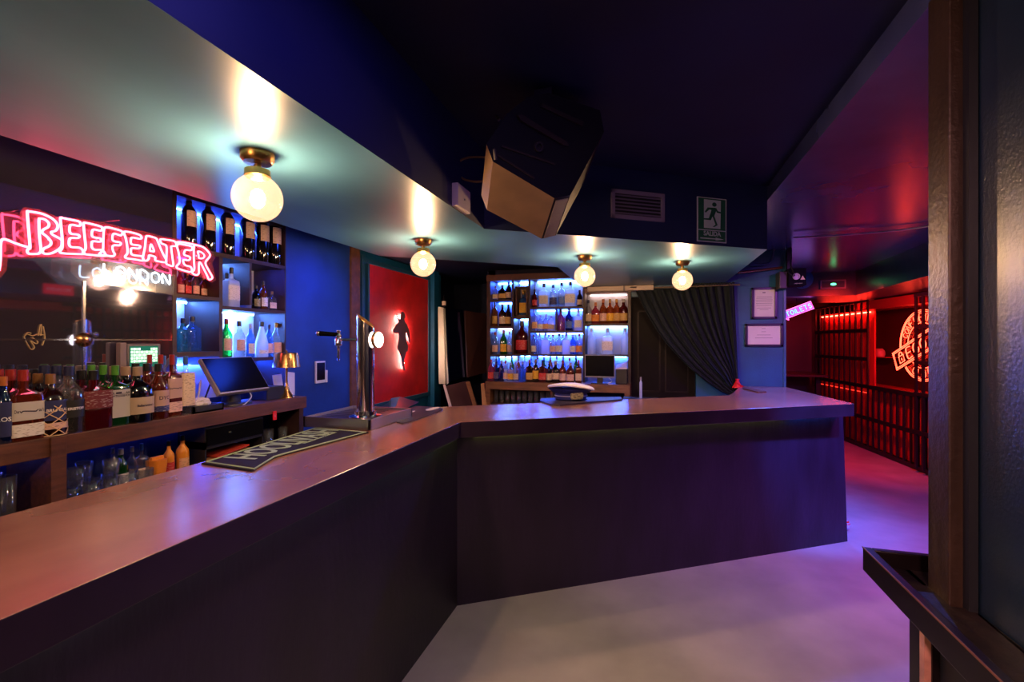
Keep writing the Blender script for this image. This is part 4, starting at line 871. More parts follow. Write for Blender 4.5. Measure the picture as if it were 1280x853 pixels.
# stroke letters
SF = {
 'L': [[(0,1),(0,0),(.5,0)]], 'O': [[(.28,1),(.06,.82),(0,.5),(.06,.18),(.28,0),(.5,.18),(.56,.5),(.5,.82),(.28,1)]], 'N': [[(0,0),(0,1),(.52,0),(.52,1)]],
 'D': [[(0,0),(0,1),(.28,.97),(.5,.72),(.52,.5),(.5,.28),(.28,.03),(0,0)]], 'T': [[(0,1),(.56,1)],[(.28,1),(.28,0)]], 'I': [[(.05,0),(.05,1)]], 'E': [[(.48,1),(0,1),(0,0),(.48,0)],[(0,.52),(.4,.52)]],
 'S': [[(.48,.85),(.25,1),(.04,.85),(.06,.6),(.44,.42),(.48,.18),(.25,0),(.0,.15)]], 'C': [[(.5,.82),(.28,1),(.06,.82),(0,.5),(.06,.18),(.28,0),(.5,.18)]], 'F': [[(.48,1),(0,1),(0,0)],[(0,.52),(.4,.52)]],
 'A': [[(0,0),(.27,1),(.54,0)],[(.1,.36),(.44,.36)]], 'U': [[(0,1),(0,.25),(.25,0),(.5,.25),(.5,1)]], 'B': [[(0,0),(0,1),(.35,.97),(.45,.76),(.3,.55),(0,.52)],[(.3,.55),(.5,.3),(.38,.03),(0,0)]],
 'G': [[(.5,.84),(.28,1),(.06,.82),(0,.5),(.06,.18),(.28,0),(.5,.18),(.52,.46),(.3,.46)]]}
def letters(word, h, wsc=1.0, gap=.18):
    x = 0; out = []
    for ch in word:
        g = SF[ch]; wd = max(p[0] for s in g for p in s)
        out.append((ch, [[((x+p[0]*wsc)*h, p[1]*h) for p in s] for s in g], (x+wd*wsc/2)*h)); x += wd*wsc+gap
    return out, (x-gap)*h
ls, Wd = letters('LONDON', .050, 1.25, .28)
p = at_x(130, 347, XS); q = at_x(212, 348, XS); sc = (q.y-p.y)/Wd
lon = thing('neon_word_sign', 'small white neon word hanging under the pink lettering', 'neon sign', (XS, (p.y+q.y)/2, p.z))
for ch, ss, _ in ls:
    t = MB()
    for s in ss: t.tube(smoothpath([(XS, p.y+a_*sc, p.z+.012+b_*1.05-(a_*sc)*.030) for a_, b_ in s], 3), .0040, 6)
    t.build('neon_letter', M['neon_white'], lon, True)
fixn(MB().extrude([(XS-.015, p.y-.12, p.z+.09), (XS-.015, p.y-.125, p.z+.01), (XS-.015, p.y-.09, p.z-.025), (XS-.015, q.y+.03, p.z-.05), (XS-.015, q.y+.04, p.z+.06)], (.004, 0, 0)).build('acrylic_backing', M['acrylic_clear'], lon))

# ---------------------------------------------------------------- passage: bars, sign, toilets arrow
back = struct(MB().box((-3.4, .42, 0), (4.2, .48, 2.44), MP).build('wall_passage', mat('dark red lined wall', (.05, .008, .012), .5)))
GU = lambda px, py=430: on_pass(px, py)[0]
uL, uM, uR, uS = GU(1019), GU(1084), -2.6, GU(1153)
gr = thing('locker_grille', 'black iron bar grille with red lit boards behind in the passage', 'grille', tuple(MP @ Vector((1, 0, 0))))
zs = [2.12, 1.70, 1.29, .90, .45, .03]
def gbar(u, z0, z1, w=.012, d=.020, name='bar', w0=0.0):
    return MB().box((u-w, w0, z0), (u+w, w0+d, z1), MP).build(name, M['iron'], gr)
def grail(u0, u1, z, h=.018, w0=-.004, name='rail'):
    return MB().box((u0, w0, z-h), (u1, w0+.026, z+h), MP).build(name, M['iron'], gr)
nb = 10
for k in range(nb+1):
    gbar(uM+(uL-uM)*k/nb, .03, 2.12)
for z in zs: grail(uM, uL, z, .014 if z > 2 else .026)
k = 0; u = uM-.13
while u > -2.4:
    gbar(u, .03, .90, .013); u -= .135
for z in (.90, .45, .03): grail(uR, uM, z, .026)
gate = thing('sliding_gate', 'black iron gate with narrow bars in front of the red neon circle', 'gate', tuple(MP @ Vector((0, 0, 0))))
u = uS
j = 0
while u > -1.5:
    MB().box((u-.018, -.075, .05), (u+.018, -.055, 2.11), MP).build('bar', M['iron'], gate); u -= .125; j += 1
for z in (2.09, 1.72, 1.30, .93, .48): MB().box((-1.6, -.08, z-.022), (uS+.018, -.05, z+.022), MP).build('rail', M['iron'], gate)
# red boards behind the bars
MB().box((uM+.02, .10, .04), (uL, .12, 2.0), MP).build('red_board', mat('red painted board', (.62, .03, .025), .5, var=.35, vscale=12, vstretch=(4, 4, .2)), gr)
MB().box((uR, .10, .04), (uM+.02, .12, .86), MP).build('red_board', mat('dark red board', (.60, .035, .03), .5, var=.4, vscale=12, vstretch=(4, 4, .2)), gr)
MB().box((uM+.05, .060, 1.955), (uL-.1, .075, 1.972), MP).build('led_strip', M['led_red'], gr)
MB().box((uM+.05, .040, .80), (uL-.1, .05, .81), MP).build('led_strip', glow('faint red led', (1, .03, .015), 1.5), gr)
MB().box((uR, .035, .86), (uM, .42, .90), MP).box((uM, .125, .86), (uM+.6, .42, .90), MP).build('niche_sill', mat('red sill', (.35, .03, .03), .4), gr)
MB().box((uM+.60, .125, .86), (uM+.63, .42, 2.12), MP).build('niche_side', mat('red niche side', (.45, .05, .04), .4), gr)
MB().box((uR, .03, 2.00), (uM, .42, 2.12), MP).box((uM, .125, 2.0), (uM+.6, .42, 2.12), MP).build('niche_top', mat('red niche top', (.30, .03, .03), .4), gr)
# little shelf with a round pot in the niche
a_ = on_pass(1101, 446, .36)
MB().box((a_[0]-.28, .28, a_[1]-.012), (a_[0]+.30, .42, a_[1]), MP).build('niche_shelf', mat('red shelf', (.4, .04, .03), .4), gr)
o = thing('round_pot', 'small pale round pot on the shelf beside the neon circle', 'pot', tuple(MP @ Vector((a_[0], .34, a_[1]))))
MB().loft([(0, .075, .05, 3), (.03, .085, .06, 3), (.09, .075, .055, 3), (.12, .04, .04, 2)], 20, MP @ Matrix.Translation((a_[0], .34, a_[1]))).build('body', mat('pale enamel', (.7, .35, .3), .5), o, True)
# neon circle
WS = .22
uc, zc = on_pass(1153, 432, WS)
cs = thing('neon_club_sign', 'round red neon sign with padlock banner in the passage niche', 'neon sign', tuple(MP @ Vector((uc, WS, zc))))
def S(x, z, w=0): return MP @ Vector((uc-x, WS-w, zc+z))     # x to the right seen from the passage
def ring(r, n=64, w=0): return [S(r*math.cos(2*math.pi*k/n), r*math.sin(2*math.pi*k/n), w) for k in range(n)]
ba = math.radians(24); bc, bs = math.cos(ba), math.sin(ba)
def outside_banner(x, z): return abs(-x*bs+z*bc) > .125
for r in (.445, .425, .285):
    n = 120; seg = []
    for k in range(n+1):
        x, z = r*math.cos(2*math.pi*k/n+.3), r*math.sin(2*math.pi*k/n+.3)
        if outside_banner(x, z): seg.append(S(x, z))
        else:
            if len(seg) > 2: MB().tube(seg, .0045, 6).build('neon_tube', M['neon_redhot'], cs, True)
            seg = []
    if len(seg) > 2: MB().tube(seg, .0045, 6).build('neon_tube', M['neon_redhot'], cs, True)
def Bp(x, z, w=.03): return S(x*bc-z*bs, x*bs+z*bc, w)
for hw, hh in ((.555, .120), (.535, .100)):
    MB().tube([Bp(-hw, -hh), Bp(hw, -hh), Bp(hw, hh), Bp(-hw, hh)], .0055, 6, True).build('neon_tube', M['neon_redhot'], cs)
ls, Wd = letters('EGO', .135, 1.1, .28)
for ch, ss, _ in ls:
    t = MB()
    for s in ss: t.tube(smoothpath([Bp(-.27+a_*1.25, b_-.068) for a_, b_ in s], 3), .006, 6)
    t.build('neon_letter', M['neon_redhot'], cs, True)
t = MB(); t.tube([Bp(-.45, -.065), Bp(-.35, -.065), Bp(-.35, .025), Bp(-.45, .025)], .006, 6, True)
t.tube(smoothpath([Bp(-.43, .025), Bp(-.43, .055), Bp(-.40, .075), Bp(-.37, .055), Bp(-.37, .025)], 3), .006, 6); t.tube([Bp(-.40, -.01), Bp(-.40, -.04)], .006, 6)
t.build('neon_padlock', M['neon_redhot'], cs, True)
def arc_word(word, r, a0, a1, h, flip=False):
    n = len(word)
    for i, ch in enumerate(word):
        a = a0+(a1-a0)*(i/(n-1)); g = SF[ch]; wd = max(p[0] for s in g for p in s)
        t = MB()
        for s in g:
            pts = []
            for px, pz in s:
                lx, lz_ = (px-wd/2)*h*.95, (pz-.5)*h
                if flip: rr = r-lz_*1; aa = a+lx/r; pts.append(S((r-lz_)*math.cos(aa), (r-lz_)*math.sin(aa)))
                else: aa = a-lx/r; pts.append(S((r+lz_)*math.cos(aa), (r+lz_)*math.sin(aa)))
            t.tube(smoothpath(pts, 3), .0036, 6)
        t.build('neon_letter', M['neon_redhot'], cs, True)
arc_word('CONFIDENTIAL', .355, math.radians(160), math.radians(42), .095)
arc_word('CLUB', .355, math.radians(244), math.radians(292), .095, True)
MB().lathe([(.47, 0), (.47, .004)], 48, MP @ Matrix.Translation((uc, WS+.022, zc)) @ Matrix.Rotation(-math.pi/2, 4, 'X')).build('acrylic_backing', glassy('red tinted acrylic', (.7, .10, .08), .03, .02, (1, .06, .05)), cs)

# toilets arrow
ty = 7.35
tc_ = at_y(997.5, 388, ty); sg = thing('toilets_arrow_sign', 'pink and blue neon arrow sign pointing to the toilets', 'neon sign', tuple(tc_))
ta = math.radians(22)
def TP(x, z, y=0): return Vector((tc_.x+x*math.cos(ta)-z*math.sin(ta), ty-y, tc_.z+x*math.sin(ta)+z*math.cos(ta)))
hw, hh = .185, .052
ar = [(hw, -hh), (hw, hh), (-hw+.03, hh), (-hw+.03, hh+.03), (-hw-.045, 0), (-hw+.03, -hh-.03), (-hw+.03, -hh)]
fixn(MB().extrude([tuple(TP(x*.99, z*.97)) for x, z in ar], (0, .01, 0)).build('plate', mat('violet plate', (.25, .12, .5), .4, emit=(.16, .05, 1), es=1.1), sg))
MB().tube([TP(x, z, .008) for x, z in ar], .006, 6, True).build('neon_tube', M['neon_pink'], sg)
ls, Wd = letters('TOILETS', .060, 1.0, .22)
for ch, ss, _ in ls:
    t = MB()
    for s in ss: t.tube([TP(-hw+.028+a_*(.325/Wd), b_-.030, .012) for a_, b_ in s], .0042, 5)
    t.build('neon_letter', M['neon_blue'], sg)
MB().cyl(TP(0, .045, -.004), (TP(0, .045).x, ty+.004, 2.135), .004, 6).build('hanger', M['iron'], sg)
# high table silhouette far in the corridor
a_ = at_y(1004, 468, 8.9)
tb = thing('side_ledge', 'dark narrow shelf ledge at the dim end of the passage', 'ledge', (a_.x, 8.9, 0))
MB().box((1.27, 8.7, a_.z-.03), (a_.x+.30, 9.74, a_.z)).build('top', mat('dim ledge', (.05, .02, .03), .3), tb)
MB().box((1.30, 9.0, 0), (1.36, 9.06, a_.z-.03)).build('leg', M['iron'], tb)
MB().box((a_.x+.22, 9.0, 0), (a_.x+.28, 9.06, a_.z-.03)).build('leg', M['iron'], tb)

# emergency light, disc and effect light above the passage
a_, b_ = at_y(1024.5, 362, 6.985), at_y(1057, 349.5, 6.985)
em = thing('emergency_light', 'slim emergency light with green glow on the passage header', 'light', ((a_.x+b_.x)/2, 6.98, a_.z))
MB().box((a_.x, 6.965, a_.z), (b_.x, 6.998, b_.z)).build('housing', mat('grey blue housing', (.16, .22, .26), .4), em, bevel=.006)
MB().box((a_.x+.02, 6.955, a_.z+.02), (b_.x-.02, 6.967, b_.z-.02)).build('diffuser', mat('smoked diffuser', (.04, .07, .09), .2), em, bevel=.003)
MB().sphere(((a_.x+b_.x)/2, 6.955, (a_.z+b_.z)/2), .016, 12, 8, (2.0, .4, .9)).build('green_lamp', glow('green lamp', (.06, 1, .35), 4), em)
q = at_y(1003, 349, 6.99)
T = Matrix.Translation((q.x, 6.998, q.z)) @ Matrix.Rotation(math.pi/2, 4, 'X')
dk = thing('round_wall_fan', 'round blue disc on the passage header behind the effect light', 'disc', (q.x, 6.99, q.z))
MB().lathe([(.125, 0), (.125, .012), (.11, .02)], 36, T).build('disc', mat('light blue disc', (.04, .22, .45), .4, ), dk, True)
MB().box((-.004, -.11, .0195), (.004, .0, .023), T).build('seam_line', M['dark'], dk)
pj = thing('effect_light', 'small black effect light with lens clamped above the blue corner', 'light', tuple(at_y(997, 346, 5.02)))
a_, b_ = at_y(986, 357.5, 4.98), at_y(1008, 331, 4.98)
MB().box((a_.x, 4.98, a_.z), (b_.x, 5.15, b_.z-.03)).build('housing', mat('violet black housing', (.004, .003, .012), .7, spec=.1), pj, bevel=.005)
q = at_y(995, 346, 4.98); T = Matrix.Translation((q.x, 4.982, q.z)) @ Matrix.Rotation(math.pi/2, 4, 'X')
MB().lathe([(.030, 0), (.030, .02), (.024, .02), (.022, .004), (.001, .004)], 24, T, False).build('lens_ring', mat('grey lens ring', (.35, .30, .42), .3), pj, True)
q = at_y(1003.5, 347.5, 4.978); MB().extrude([(q.x-.02, 4.979, q.z-.016), (q.x+.02, 4.979, q.z-.016), (q.x, 4.979, q.z+.022)], (0, .002, 0)).build('warning_triangle', mat('pale warning sticker', (.7, .5, .5), .5), pj)
q = at_y(998, 354.5, 4.978); put('lettering', text_mesh('LASER LIGHT', .012, M['white'], Matrix.Translation((q.x, 4.978, q.z)) @ Matrix.Rotation(math.pi/2, 4, 'X'), .0002), pj)
q = at_y(990, 352, 5.0)
MB().box((q.x-.10, 5.02, q.z-.06), (a_.x, 5.17, q.z+.10)).build('side_box', mat('brown black box', (.03, .022, .012), .4), pj, bevel=.005)
MB().tube(smoothpath([at_y(989, 334, 5.0), at_y(985, 340, 4.97), at_y(993, 345, 4.96), at_y(988, 330, 4.99), at_y(990, 322, 5.05)], 5), .005, 6).build('cable', M['black'], pj)
MB().box((q.x-.02, 5.08, q.z+.08), (q.x+.02, 5.12, 2.44)).build('bracket', M['iron'], pj)
# pipes
def pipe(pts, r, m, label, nme='conduit_pipe'): return tag(MB().tube(smoothpath(pts, 6), r, 8).build(nme, m, None, True), label, 'pipe')
pz = [at_z(992, 297, 2.415), at_z(1060, 293.5, 2.415), at_z(1130, 287, 2.415), at_z(1178, 280, 2.415), at_z(1230, 270, 2.415)]
pipe(pz, .007, M['steel'], 'thin steel conduit crossing below the passage ceiling')
pipe([at_y(922, 341, 5.14), at_y(950, 338, 5.14), at_y(978, 334.5, 5.14)], .012, mat('copper brown pipe', (.3, .10, .05), .35, metal=.6), 'brown pipe along the wall above the framed papers')
pipe([at_y(933, 331, 5.13), at_y(956, 330.5, 5.13), at_y(964, 325, 5.13), at_y(967, 312, 5.13)], .010, mat('blue pipe', (.03, .06, .14), .35), 'bent blue pipe on the wall beside the lower ceiling end')

# ---------------------------------------------------------------- fascia: vent, exit sign, junction box
f0 = Vector((-.825, 2.30, 0)); fd = Vector((.71+.825, 3.325-2.30, 0)).normalized(); fn = Vector((fd.y, -fd.x, 0))
MF = Matrix(((fd.x, fn.x, 0, f0.x), (fd.y, fn.y, 0, f0.y), (0, 0, 1, 0), (0, 0, 0, 1)))  # along, out, up
def on_f(px, py, off=0):
    r = ray(px, py); t = (f0.dot(fn)+off)/r.dot(fn); p = Vector((r.x*t, r.y*t, HC+r.z*t)); return (p-f0).dot(fd), p.z
a_, b_ = on_f(764.5, 272, .01), on_f(831, 241, .01)
vt = thing('vent_grille', 'violet grey louvred vent grille on the dark fascia', 'vent', tuple(MF @ Vector(((a_[0]+b_[0])/2, 0, a_[1]))))
za, zb3 = a_[1], on_f(764.5, 235.5, .01)[1]
fw = .022
v = MB(); v.box((a_[0], 0, za), (b_[0], .012, za+fw), MF); v.box((a_[0], 0, zb3-fw), (b_[0], .012, zb3), MF); v.box((a_[0], 0, za), (a_[0]+fw, .012, zb3), MF); v.box((b_[0]-fw, 0, za), (b_[0], .012, zb3), MF)
VG = mat('violet grey vent metal', (.16, .13, .22), .45)
v.build('frame', VG, vt, bevel=.001)
for k in range(6):
    z = za+fw+(zb3-za-2*fw)*(k+.5)/6
    MB().add([(a_[0]+fw, .001, z+.006), (b_[0]-fw, .001, z+.006), (b_[0]-fw, .009, z-.004), (a_[0]+fw, .009, z-.004), (a_[0]+fw, .001, z+.004), (b_[0]-fw, .001, z+.004), (b_[0]-fw, .009, z-.006), (a_[0]+fw, .009, z-.006)], [(0,1,2,3),(7,6,5,4),(0,4,5,1),(1,5,6,2),(2,6,7,3),(3,7,4,0)], MF).build('slat', VG, vt)
MB().box((a_[0]+fw, .0002, za+fw), (b_[0]-fw, .0008, zb3-fw), MF).build('backing', M['black'], vt)
a_, b_ = on_f(871.5, 301.5, .005), on_f(908, 249, .005)
su0, su1, sz0, sz1 = a_[0], b_[0], a_[1], on_f(871.5, 245.5, .005)[1]
ex = thing('exit_sign', 'green and white running man exit sign on the dark fascia', 'sign', tuple(MF @ Vector((su0, 0, sz0))))
sw, sh = su1-su0, sz1-sz0
def E(u, v_, o=0): return MF @ Vector((su0+u*sw, o, sz0+v_*sh))
def eflat(pts, o, name, m, th=.0008): return fixn(MB().extrude([tuple(E(u, v_, o)) for u, v_ in pts], tuple(fn*th)).build(name, m, ex))
eflat([(0,0),(1,0),(1,1),(0,1)], .001, 'plate', mat('pale sign border', (.42, .46, .50), .5), .004)
G_ = mat('sign green', (.012, .10, .045), .5); PALE = mat('sign pale', (.40, .50, .48), .5)
eflat([(.035,.275),(.965,.275),(.965,.98),(.035,.98)], .0055, 'green_field', G_)
eflat([(.035,.02),(.965,.02),(.965,.255),(.035,.255)], .0055, 'green_field', G_)
eflat([(.22,.31),(.78,.31),(.80,.95),(.22,.95)], .0066, 'door_field', PALE)
def blob(pts): return eflat(pts, .0078, 'running_man', G_)
hd = [(.57+.075*math.cos(k*math.pi/8), .85+.048*math.sin(k*math.pi/8)) for k in range(16)]; blob(hd)
blob([(.34,.77),(.60,.78),(.64,.73),(.56,.58),(.50,.58),(.42,.60),(.47,.72),(.38,.73)])
blob([(.34,.77),(.24,.67),(.28,.65),(.40,.73)]); blob([(.58,.76),(.66,.67),(.82,.66),(.82,.69),(.69,.71),(.63,.78)])
blob([(.42,.62),(.52,.60),(.45,.49),(.16,.49),(.13,.46),(.13,.52),(.38,.53)]); blob([(.48,.62),(.56,.60),(.68,.39),(.56,.34),(.52,.35),(.61,.40)])
put('lettering', text_mesh('SALIDA', sh*.145, PALE, MF @ Matrix.Translation((su0+sw/2, .0072, sz0+sh*.185)) @ Matrix.Rotation(math.pi/2, 4, 'X'), .0004, bold=.0008, sx=.98), ex)
eflat([(.10,.065),(.62,.065),(.62,.045),(.90,.075),(.62,.108),(.62,.088),(.10,.088)], .0066, 'arrow', PALE)
a_, b_ = at_x(568, 262, -.812), at_x(584, 240, -.812)
jb = thing('junction_box', 'white plastic junction box on the fascia beside the hanging speaker', 'box', (-.81, (a_.y+b_.y)/2, 2.14))
MB().box((-.825, a_.y, 2.135), (-.795, b_.y, 2.235)).build('box_body', mat('cream white plastic', (.55, .48, .42), .5), jb, bevel=.003)
MB().cyl((-.795, (a_.y+b_.y)/2, 2.18), (-.791, (a_.y+b_.y)/2, 2.18), .004, 8).build('screw', M['steel'], jb)

# ---------------------------------------------------------------- hanging speaker
right = Vector((CO, SI, 0)); fwd = Vector((-SI, CO, 0)); upv = Vector((0, 0, 1))
def cs3(x, z, y): return right*x+fwd*y+Vector((0, 0, HC+z))
def cvec(x, z, y): return right*x+fwd*y+Vector((0, 0, z))
nrm = (.42, -.22, -.80)                                     # rear face, in right/up/away terms
A0 = (( 616-CX)/F*1.72, (CY-202)/F*1.72, 1.72)
def on_dark(px, py):
    d = ((px-CX)/F, (CY-py)/F, 1.0)
    t = sum(a*b for a, b in zip(A0, nrm))/sum(a*b for a, b in zip(d, nrm)); return cs3(d[0]*t, d[1]*t, t)
rearpx = [(608, 180), (616, 202), (693, 248), (713, 244), (755, 165), (750, 138), (686, 116), (660, 121), (634, 142)]
rearp = [on_dark(*p) for p in rearpx]; ev = cvec(-.035, -.105, .255)
sp = thing('hanging_speaker', 'large black loudspeaker hung tilted from the ceiling over the counter', 'speaker', tuple(sum(rearp, Vector())/len(rearp)))
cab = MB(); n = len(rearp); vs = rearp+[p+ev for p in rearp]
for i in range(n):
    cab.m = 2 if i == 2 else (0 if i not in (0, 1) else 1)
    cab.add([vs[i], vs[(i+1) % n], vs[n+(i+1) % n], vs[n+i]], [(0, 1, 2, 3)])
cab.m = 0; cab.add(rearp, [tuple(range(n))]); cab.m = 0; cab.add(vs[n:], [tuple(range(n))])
cabo = cab.build('cabinet', [M['speaker_black'], M['speaker_lit_side'], M['speaker_black']], sp)
bm = bmesh.new(); bm.from_mesh(cabo.data); bmesh.ops.remove_doubles(bm, verts=bm.verts, dist=1e-5); bmesh.ops.recalc_face_normals(bm, faces=bm.faces); bm.to_mesh(cabo.data); bm.free()
nw = -cvec(*nrm).normalized()*-1
nw = cvec(*nrm).normalized()
if nw.dot(Vector((0, 0, HC))-rearp[0]) < 0: nw = -nw
# grille strip on the lower right chamfer
c0, c1 = rearp[2], rearp[3]; on = (c1-c0).cross(ev).normalized()
if on.dot(cvec(.3, -1, 0)) < 0: on = -on
fixn(MB().extrude([tuple(c0+(c1-c0)*.12+ev*.05+on*.001), tuple(c0+(c1-c0)*.88+ev*.05+on*.001), tuple(c0+(c1-c0)*.88+ev*.97+on*.001), tuple(c0+(c1-c0)*.12+ev*.97+on*.001)], tuple(on*.004)).build('grille', M['grille'], sp))
def dquad(pxs, name, m, h=.008): 
    P_ = [on_dark(*p)+nw*.001 for p in pxs]; return fixn(MB().extrude([tuple(p) for p in P_], tuple(nw*h)).build(name, m, sp))
DK = mat('brown black speaker relief', (.016, .010, .008), .5, spec=.3)
dquad([(645, 145), (650, 144), (706, 178), (708, 183), (702, 182), (648, 151)], 'handle', DK, .016)
dquad([(676, 130), (728, 153), (726, 158), (674, 134)], 'handle', DK, .012)
dquad([(627, 182), (695, 205), (692, 206.5), (626, 184)], 'panel_rim', DK, .006); dquad([(620, 192), (668, 222), (667, 224), (619, 194)], 'panel_rim', DK, .006)
q = on_dark(672, 184); zax = nw.to_track_quat('Z', 'Y').to_matrix().to_4x4()
MB().lathe([(.018, 0), (.018, .014), (.012, .014), (.012, .004), (.001, .004)], 20, Matrix.Translation(q) @ zax, False).build('cable_socket', M['iron'], sp, True)
q = on_dark(620, 189)+ev*.05
MB().cyl(on_dark(618, 186), on_dark(620, 200), .008, 10).build('corner_bolt', M['iron'], sp)
q1 = on_dark(686, 122)+ev*.35; q2 = Vector((q1.x, q1.y, 2.53))
MB().cyl(q1, (q1.x, q1.y, 2.50), .008, 10).build('hanging_rod', M['steel'], sp)
MB().box((q1.x-.035, q1.y-.02, 2.49), (q1.x+.035, q1.y+.02, 2.53)).build('ceiling_bracket', M['iron'], sp)
CB = mat('olive cable sheath', (.06, .05, .02), .5)
cb = thing('speaker_cables', 'looping dark cables hanging at the left of the speaker', 'cable', tuple(at_depth(560, 160, 2.1)))
MB().tube(smoothpath([at_depth(624, 150, 2.05), at_depth(600, 118, 2.1), at_depth(566, 107, 2.15), at_depth(538, 118, 2.2), at_depth(545, 95, 2.25)], 8), .007, 8).build('cable', CB, cb, True)
MB().tube(smoothpath([at_depth(538, 118, 2.2), at_depth(556, 132, 2.2), at_depth(566, 155, 2.22), at_depth(570, 200, 2.25), at_depth(570, 226, 2.3)], 8), .007, 8).build('cable', CB, cb, True)
MB().tube(smoothpath([at_depth(612, 197, 2.0), at_depth(585, 197, 2.1), at_depth(571, 206, 2.15), at_depth(577, 222, 2.15), at_depth(592, 227, 2.1), at_depth(609, 226, 2.02)], 8), .005, 8).build('cable', mat('yellow brown cable', (.16, .10, .03), .5), cb, True)

# ---------------------------------------------------------------- things on the counter
Z1 = 1.10
def cz(px, py, z=Z1): return at_z(px, py, z)
# first bar mat
mt = [cz(252, 581), cz(315, 590.5), cz(341, 574), cz(358, 569), cz(392, 560), cz(461, 541.5), cz(396, 536)]
bmn = thing('bar_mat', 'long black rubber bar mat with pale green lettering and border', 'bar mat', tuple(mt[0]))
fixn(MB().extrude([(p.x, p.y, Z1) for p in mt], (0, 0, .006)).build('rubber_base', mat('black rubber mat', (.006, .004, .008), .75, spec=.2), bmn))
GR = mat('pale green rubber print', (.30, .42, .22), .6)
cen = sum(mt, Vector())/len(mt)
inn = [p+(cen-p)*.045 for p in mt]
MB().tube([(p.x, p.y, Z1+.0065) for p in inn], .0035, 6, True).build('printed_border', GR, bmn)
rear_dir = (mt[6]-mt[0]); Lr = rear_dir.length; rd = rear_dir.normalized(); pdn = Vector((rd.y, -rd.x, 0))
Tmat = Matrix(((rd.x, -pdn.x, 0, 0), (rd.y, -pdn.y, 0, 0), (0, 0, 1, 0), (0, 0, 0, 1)))
mid = mt[0]+rear_dir*.52+pdn*.095
put('lettering', text_mesh('HOOLIVASH', .19, GR, Matrix.Translation((mid.x, mid.y, Z1+.0068)) @ Tmat @ Matrix.Diagonal((Lr*.86/.80, 1, 1, 1)), .0006, bold=.003), bmn)
for e_ in bmn.children:
    if e_.name.startswith('lettering'):
        xs = [((Vector(v.co)-mid).dot(rd)) for v in e_.data.vertices]; w_ = max(xs)-min(xs); k_ = Lr*.82/w_
        for v in e_.data.vertices:
            d_ = Vector(v.co)-mid; v.co = Vector(v.co)+rd*(d_.dot(rd)*(k_-1))
mid2 = mt[0]+rear_dir*.68+pdn*.168
put('lettering', text_mesh('PREMIUM RUM COMPANY', .022, GR, Matrix.Translation((mid2.x, mid2.y, Z1+.0068)) @ Tmat, .0004, bold=.0006), bmn)
# drip tray with beer tower
c = [cz(460, 541), cz(381, 533.5)]
tx0, tx1 = -1.745, -1.345; tyy0 = 2.065; tyy1 = 2.50
dt = thing('drip_tray', 'low stainless drip tray under the beer tower', 'drip tray', ((tx0+tx1)/2, tyy0, Z1))
th = .055
MB().box((tx0, tyy0, Z1), (tx1, tyy0+.012, Z1+th)).box((tx1-.012, tyy0, Z1), (tx1, tyy1, Z1+th)).box((tx0, tyy0, Z1), (tx0+.012, tyy1, Z1+th)).box((tx0, tyy1-.012, Z1), (tx1, tyy1, Z1+th)).box((tx0, tyy0, Z1), (tx1, tyy1, Z1+.004)).build('tray_wall', M['steel'], dt, bevel=.001)
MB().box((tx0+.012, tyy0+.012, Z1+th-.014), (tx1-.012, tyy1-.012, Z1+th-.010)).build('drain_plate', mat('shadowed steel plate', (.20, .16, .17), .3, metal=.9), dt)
dl = MB()
for k in range(9): dl.box((tx0+.04, tyy0+.05+.04*k, Z1+th-.0098), (tx1-.12, tyy0+.06+.04*k, Z1+th-.0092))
dl.build('drain_slots', M['black'], dt)
q = cz(463, 520, Z1+th-.01); q.y = min(q.y, tyy1-.08); cx0, cy0 = at_z(461, 521, Z1+th-.01).x, at_z(461, 521, Z1+th-.01).y
cx0 = min(max(cx0, tx0+.1), tx1-.085); cy0 = min(max(cy0, tyy0+.09), tyy1-.075)
cx0 -= .02
tw = thing('beer_tower', 'chrome beer tap tower with slanted top and lit round badge', 'beer tower', (cx0, cy0, Z1+th-.01))
zb0 = Z1+th-.010; R_t = .046
Yc = Vector((cx0, cy0, 0)).dot(fwd); ztop = HC+(CY-392)/F*Yc
n = 40; vs = []; rings = []
for zi in (0, 1):
    for k in range(n):
        a = 2*math.pi*k/n; x, y = R_t*math.cos(a), R_t*math.sin(a)
        zz = zb0 if zi == 0 else ztop-.042-(x*right.x+y*right.y)/R_t*.036
        vs.append((cx0+x, cy0+y, zz))
MB().add(vs, [(k, (k+1) % n, n+(k+1) % n, n+k) for k in range(n)]).build('column', M['chrome'], tw, True)
MB().add([(x, y, z) for x, y, z in vs[n:]]+[(cx0+(x-cx0)*.99, cy0+(y-cy0)*.99, z+.004) for x, y, z in vs[n:]], [tuple(range(n, 2*n))]+[(k, (k+1) % n, n+(k+1) % n, n+k) for k in range(n)]).build('slanted_cap', M['brass'], tw)
MB().lathe([(.085, 0), (.085, .006), (.058, .012), (.056, .03)], 36, Matrix.Translation((cx0, cy0, zb0))).build('base_flange', M['chrome'], tw, True)
zt_ = HC+(CY-425)/F*Yc
Lx = -right; cc = Vector((cx0, cy0, zt_))
MB().cyl(cc+Lx*.045, cc+Lx*.135, .008, 12).build('tap_shank', M['chrome'], tw, True)
tp_ = cc+Lx*.145
MB().lathe([(.006, -.060), (.008, -.055), (.008, -.035), (.018, -.030), (.020, .0), (.013, .012), (.016, .022), (.008, .034), (.012, .044), (.010, .052)], 18, Matrix.Translation(tp_)).build('tap_body', M['chrome'], tw, True)
MB().cyl(tp_+Vector((0, 0, -.112)), tp_+Vector((0, 0, -.055)), .007, 12).build('spout', M['chrome'], tw, True)
MB().cyl(tp_+Vector((0, 0, .028)), tp_+Lx*.10+Vector((0, 0, .034)), .011, 12, .014).build('tap_handle', M['black_gloss'], tw, True)
